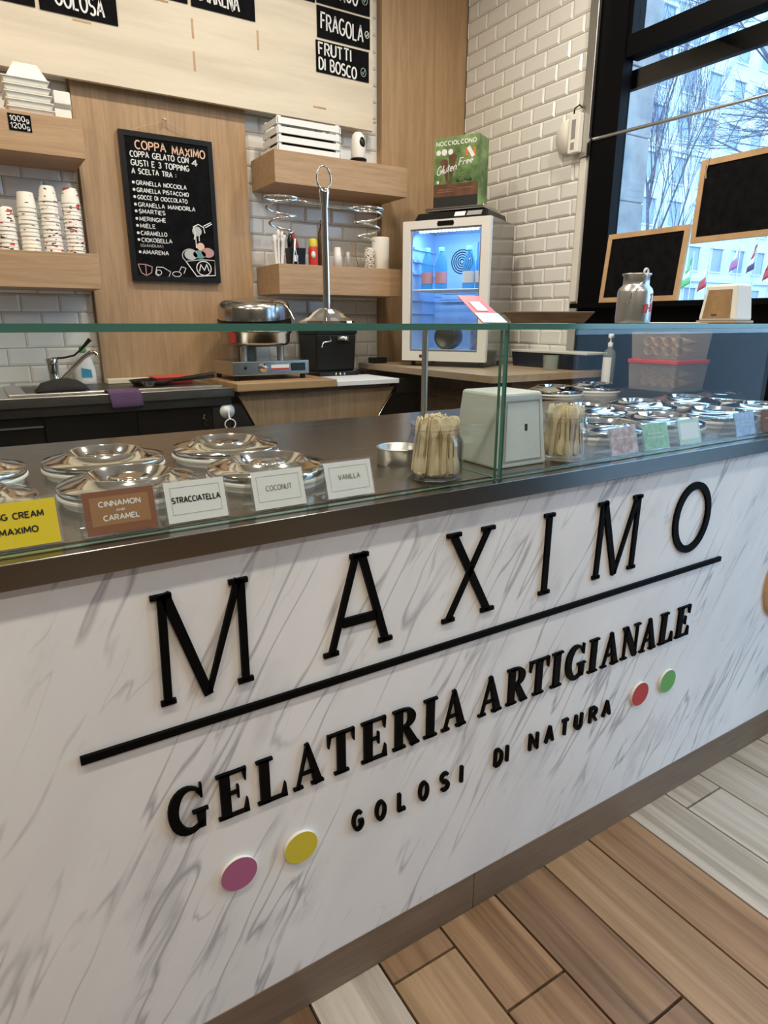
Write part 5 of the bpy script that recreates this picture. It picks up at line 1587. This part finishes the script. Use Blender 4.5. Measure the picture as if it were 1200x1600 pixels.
M['carton_dark'] = mat('dark_green_print', (0.09, 0.16, 0.06), 0.45)
build_corner()

# ------------------------------------------------------------------ window side: boards, rod, conduit
def build_window_side():
    def board(name, label, y0, y1, z0, z1, x, lean, string):
        t = thing(name, label, 'chalkboard', (x, (y0 + y1) / 2, z0))
        w, h = y1 - y0, z1 - z0
        F = Fr((0, w / 2, 0), (0, -1, 0), (lean, 0, 1))
        MB().prism([(.012, .012), (w - .012, .012), (w - .012, h - .012), (.012, h - .012)], F, -.010, -.003).build('slate', 'chalkboard', t)
        MB().ribbon([(.011, .011), (w - .011, .011), (w - .011, h - .011), (.011, h - .011)], .022, F, -.014, 0, True).build('wooden_frame', 'frame_wood', t)
        if string:
            MB().tube([F.p(.03, h + .002, .004), F.p(.033, h - .02, .006), F.p(.029, h - .045, .006), F.p(.032, h - .07, .004)], .002, 6).build('string_end', 'rope', t)
            MB().tube([F.p(.028, h - .004, .004), F.p(.034, h + .006, .0), F.p(.03, h + .004, -.018), F.p(.026, h - .004, -.016)], .002, 6).build('string_knot', 'rope', t)
            top = 2.1975 - z0
            for fx in (.03, w - .03):
                MB().tube([F.p(fx, h, -.006), Vector((2.60 - x, w / 2 - fx, top))], .0012, 6).build('hanging_string', 'rope', t)
    board('framed_chalkboard', 'blank chalkboard in a pine frame standing on the window sill', .822, 1.234, 1.4905, 1.792, 2.566, .10, False)
    board('framed_chalkboard', 'blank chalkboard in a pine frame tied to the rod across the window', .365, .790, 1.710, 2.016, 2.560, .04, True)
    r = thing('tension_rod', 'thin grey rod stretched across the shop window', 'rod', (2.600, .67, 2.205))
    MB().tube([(0, .71, .010), (0, .20, -.002)], .0075, 12).build('thick_tube', 'alu', r)
    MB().tube([(0, .21, -.002), (0, -.70, -.022)], .0062, 12).build('thin_tube', 'alu', r)
    MB().lathe([(0, 0), (.012, 0), (.010, .012), (0, .012)], 14, X=Matrix.Translation((0, .722, .010)) @ Matrix.Rotation(math.pi / 2, 4, 'X')).build('end_cap', 'black_plastic', r)
    c = thing('cable_duct', 'grey vertical cable duct running down beside the tiled wall', 'cable duct', (2.58, 1.415, 1.50))
    MB().box(-.006, .012, -.030, .020, .645, 1.83).build('upper_duct', 'alu', c, bevel=.002)
    MB().box(.002, .017, -.018, .018, 0, .644).build('lower_duct', 'plaster', c, bevel=.002)
    MB().box(-.012, .002, -.030, -.018, .645, .70).build('duct_clip', 'alu', c)
    a = thing('alarm_box', 'slim white alarm box with a black cable loop beside the window frame', 'alarm', (2.573, 1.452, 2.165))
    MB().box(-.030, .0, -.032, .030, 0, .165).build('case', 'foam', a, bevel=.004)
    MB().lathe([(0, 0), (.075, 0), (.068, .018), (0, .02)], 28, X=Matrix.Translation((0, .055, .085)) @ Matrix.Rotation(-math.pi / 2, 4, 'Y')).build('siren_disc', 'foam', a)
    MB().prism([(-.012, .06), (.012, .06), (.012, .14), (-.012, .14)], Fr((-.0302, 0, 0), (0, -1, 0), (0, 0, 1)), 0, .0008).build('printed_label', 'ink_grey', a)
    MB().prism([(-.012, .015), (.010, .015), (.010, .045), (-.012, .045)], Fr((-.0302, 0, 0), (0, -1, 0), (0, 0, 1)), 0, .0008).build('printed_label', 'ink_grey', a)
    MB().tube([(-.016, .018, .163), (-.018, .012, .19), (-.014, -.012, .20), (-.008, -.026, .185)], .0035, 8).build('cable_loop', 'black_plastic', a)
build_window_side()

# ------------------------------------------------------------------ outside
def build_outside():
    MB().box(2.76, 140, -60, 120, -0.30, -0.12).build('street_ground', 'asphalt', kind='structure', label='grey asphalt street outside the window', cat='street')
    MB().box(2.76, 6.2, -40, 60, -0.12, -0.02).build('pavement', 'paving', kind='structure', label='pale stone pavement outside the window', cat='pavement')
    p = thing('stone_pier', 'grey stone pier of the facade just outside the window', 'pier', (2.93, 1.80, -.02))
    q = W(p)
    z = -.02
    rnd = random.Random(6)
    for i, h in enumerate((.50, .50, .50, .515, .30, .295, .305, .41, .50)):
        x1 = 3.10
        MB().box(2.765, x1 + rnd.uniform(-.003, .003), 1.452 + rnd.uniform(-.003, .003), 2.3, z + .003, z + h - .003).build('stone_block', 'stone', p, q, bevel=.004)
        z += h
    MB().box(2.77, 3.09, 1.46, 2.29, -.02, z).build('core', 'stone', p, q)
    # far building
    y = 37.0
    b = thing('office_building', 'long pale office building with rows of windows across the square', 'building', (72, 42, -.12))
    o = W(b)
    MB().box(44, 112, y, y + 14, -.12, 31).build('facade_wall', 'facade', b, o)
    for z0 in (5.0, 15.0, 25.2):
        MB().box(43.8, 112.2, y - .25, y, z0, z0 + .35).build('string_course', 'facade', b, o)
    fm = MB()
    fm.box(-.95, .95, -.10, .0, -.12, 0)
    fm.box(-.95, -.80, -.10, 0, 0, 1.95)
    fm.box(.80, .95, -.10, 0, 0, 1.95)
    fm.box(-1.05, 1.05, -.22, 0, 1.95, 2.15)
    fm = fm.mesh('window', 'facade')
    pm = MB()
    pm.box(-.80, .80, -.03, -.01, 0, 1.95)
    pm = pm.mesh('pane', 'facade_pane')
    for r in range(8):
        z0 = 2.6 + 3.36 * r - (.0 if r else .1)
        for k in range(19):
            x = 45.9 + 3.5 * k
            w = put('window', fm, b, (x + o[0], y + o[1], z0 + o[2]))
            put('pane', pm, w)
    # flags
    flags = [(54.1, 7.0, ['green', 'card_white', 'green']), (56.5, 6.8, ['card_white', 'red']), (60.9, 8.6, ['card_white', 'pink']), (63.7, 8.6, ['red', 'card_white', 'purple_cloth']), (66.6, 8.0, ['red', 'red'])]
    nm = ['green and white', 'white and red', 'white and mauve', 'red, white and purple', 'plain red']
    for i, (x, zt, cols) in enumerate(flags):
        f = thing('flag', nm[i] + ' flag drooping from its pole before the far building', 'flag', (x, 35.4, -.12), 0, None)
        MB().tube([(0, 0, 0), (0, 0, zt + .4)], .05, 6).build('flag_pole', 'alu', f)
        n = len(cols)
        for j, cname in enumerate(cols):
            vs, fs = [], []
            for a in range(5):
                u = a / 4
                for c in range(4):
                    v = (j + c / 3) / n
                    vs.append((-.05 - u * .55 - v * .55 * u, .12 * math.sin(u * 6 + v * 3), zt - v * 2.1 - u * .9 + v * u * .3))
            for a in range(4):
                for c in range(3):
                    k = a * 4 + c
                    fs.append((k, k + 4, k + 5, k + 1))
            g = MB().add(vs, fs, 0, True).build('stripe', cname, f)
            sm = g.modifiers.new('solid', 'SOLIDIFY'); sm.thickness = .03
    # bare trees
    def tree(loc, label, seed, upright, levels, h, r0, spread, lean=(0, 0)):
        rnd = random.Random(seed)
        t = thing('bare_tree', label, 'tree', loc)
        tk, br = MB(), MB()
        def grow(p, d, L, r, lev):
            pts, rs = [p], [r]
            q = p.copy()
            dd = d.copy()
            segs = 4 if lev < 2 else 3
            for i in range(segs):
                dd = (dd + Vector((rnd.uniform(-1, 1), rnd.uniform(-1, 1), rnd.uniform(-.6, 1))) * (.10 if lev == 0 else .20)).normalized()
                q = q + dd * L / segs
                pts.append(q.copy())
                rs.append(max(r * (1 - .55 * (i + 1) / segs), .0022))
            (tk if lev == 0 else br).tube(pts, rs, 7 if lev == 0 else (5 if lev == 1 else 3), caps=False)
            if lev >= levels:
                return
            n = (11 if lev == 0 else (6 if lev == 1 else 5)) if upright else (7 if lev == 0 else (5 if lev == 1 else 4))
            for i in range(n):
                f = rnd.uniform(.35, 1.0) if lev == 0 else rnd.uniform(.15, 1.0)
                k = min(int(f * segs), segs - 1)
                base = pts[k].lerp(pts[k + 1], f * segs - k)
                a = rnd.uniform(0, 2 * math.pi)
                side = Vector((math.cos(a), math.sin(a), rnd.uniform(-.1, .25)))
                nd = (dd * (1.0 - spread * .5) + side * spread + Vector((0, 0, upright * .9)) + Vector((lean[0], lean[1], 0)) * .4).normalized()
                grow(base, nd, L * rnd.uniform(.45, .68), rs[k] * .55, lev + 1)
        grow(Vector((0, 0, 0)), Vector((0, 0, 1)), h, r0, 0)
        tk.build('trunk', 'bark', t)
        br.build('branches', 'bark', t, kind='stuff')
    tree((9.0, 5.80, -.12), 'slender bare tree with dense upright twigs beside the stone pier', 5, 1, 4, 3.6, .045, .42)
    tree((8.6, 3.05, -.12), 'bare street tree with wide crooked branches reaching across the window', 21, 0, 5, 3.4, .11, 1.0, (0, .55))
build_outside()
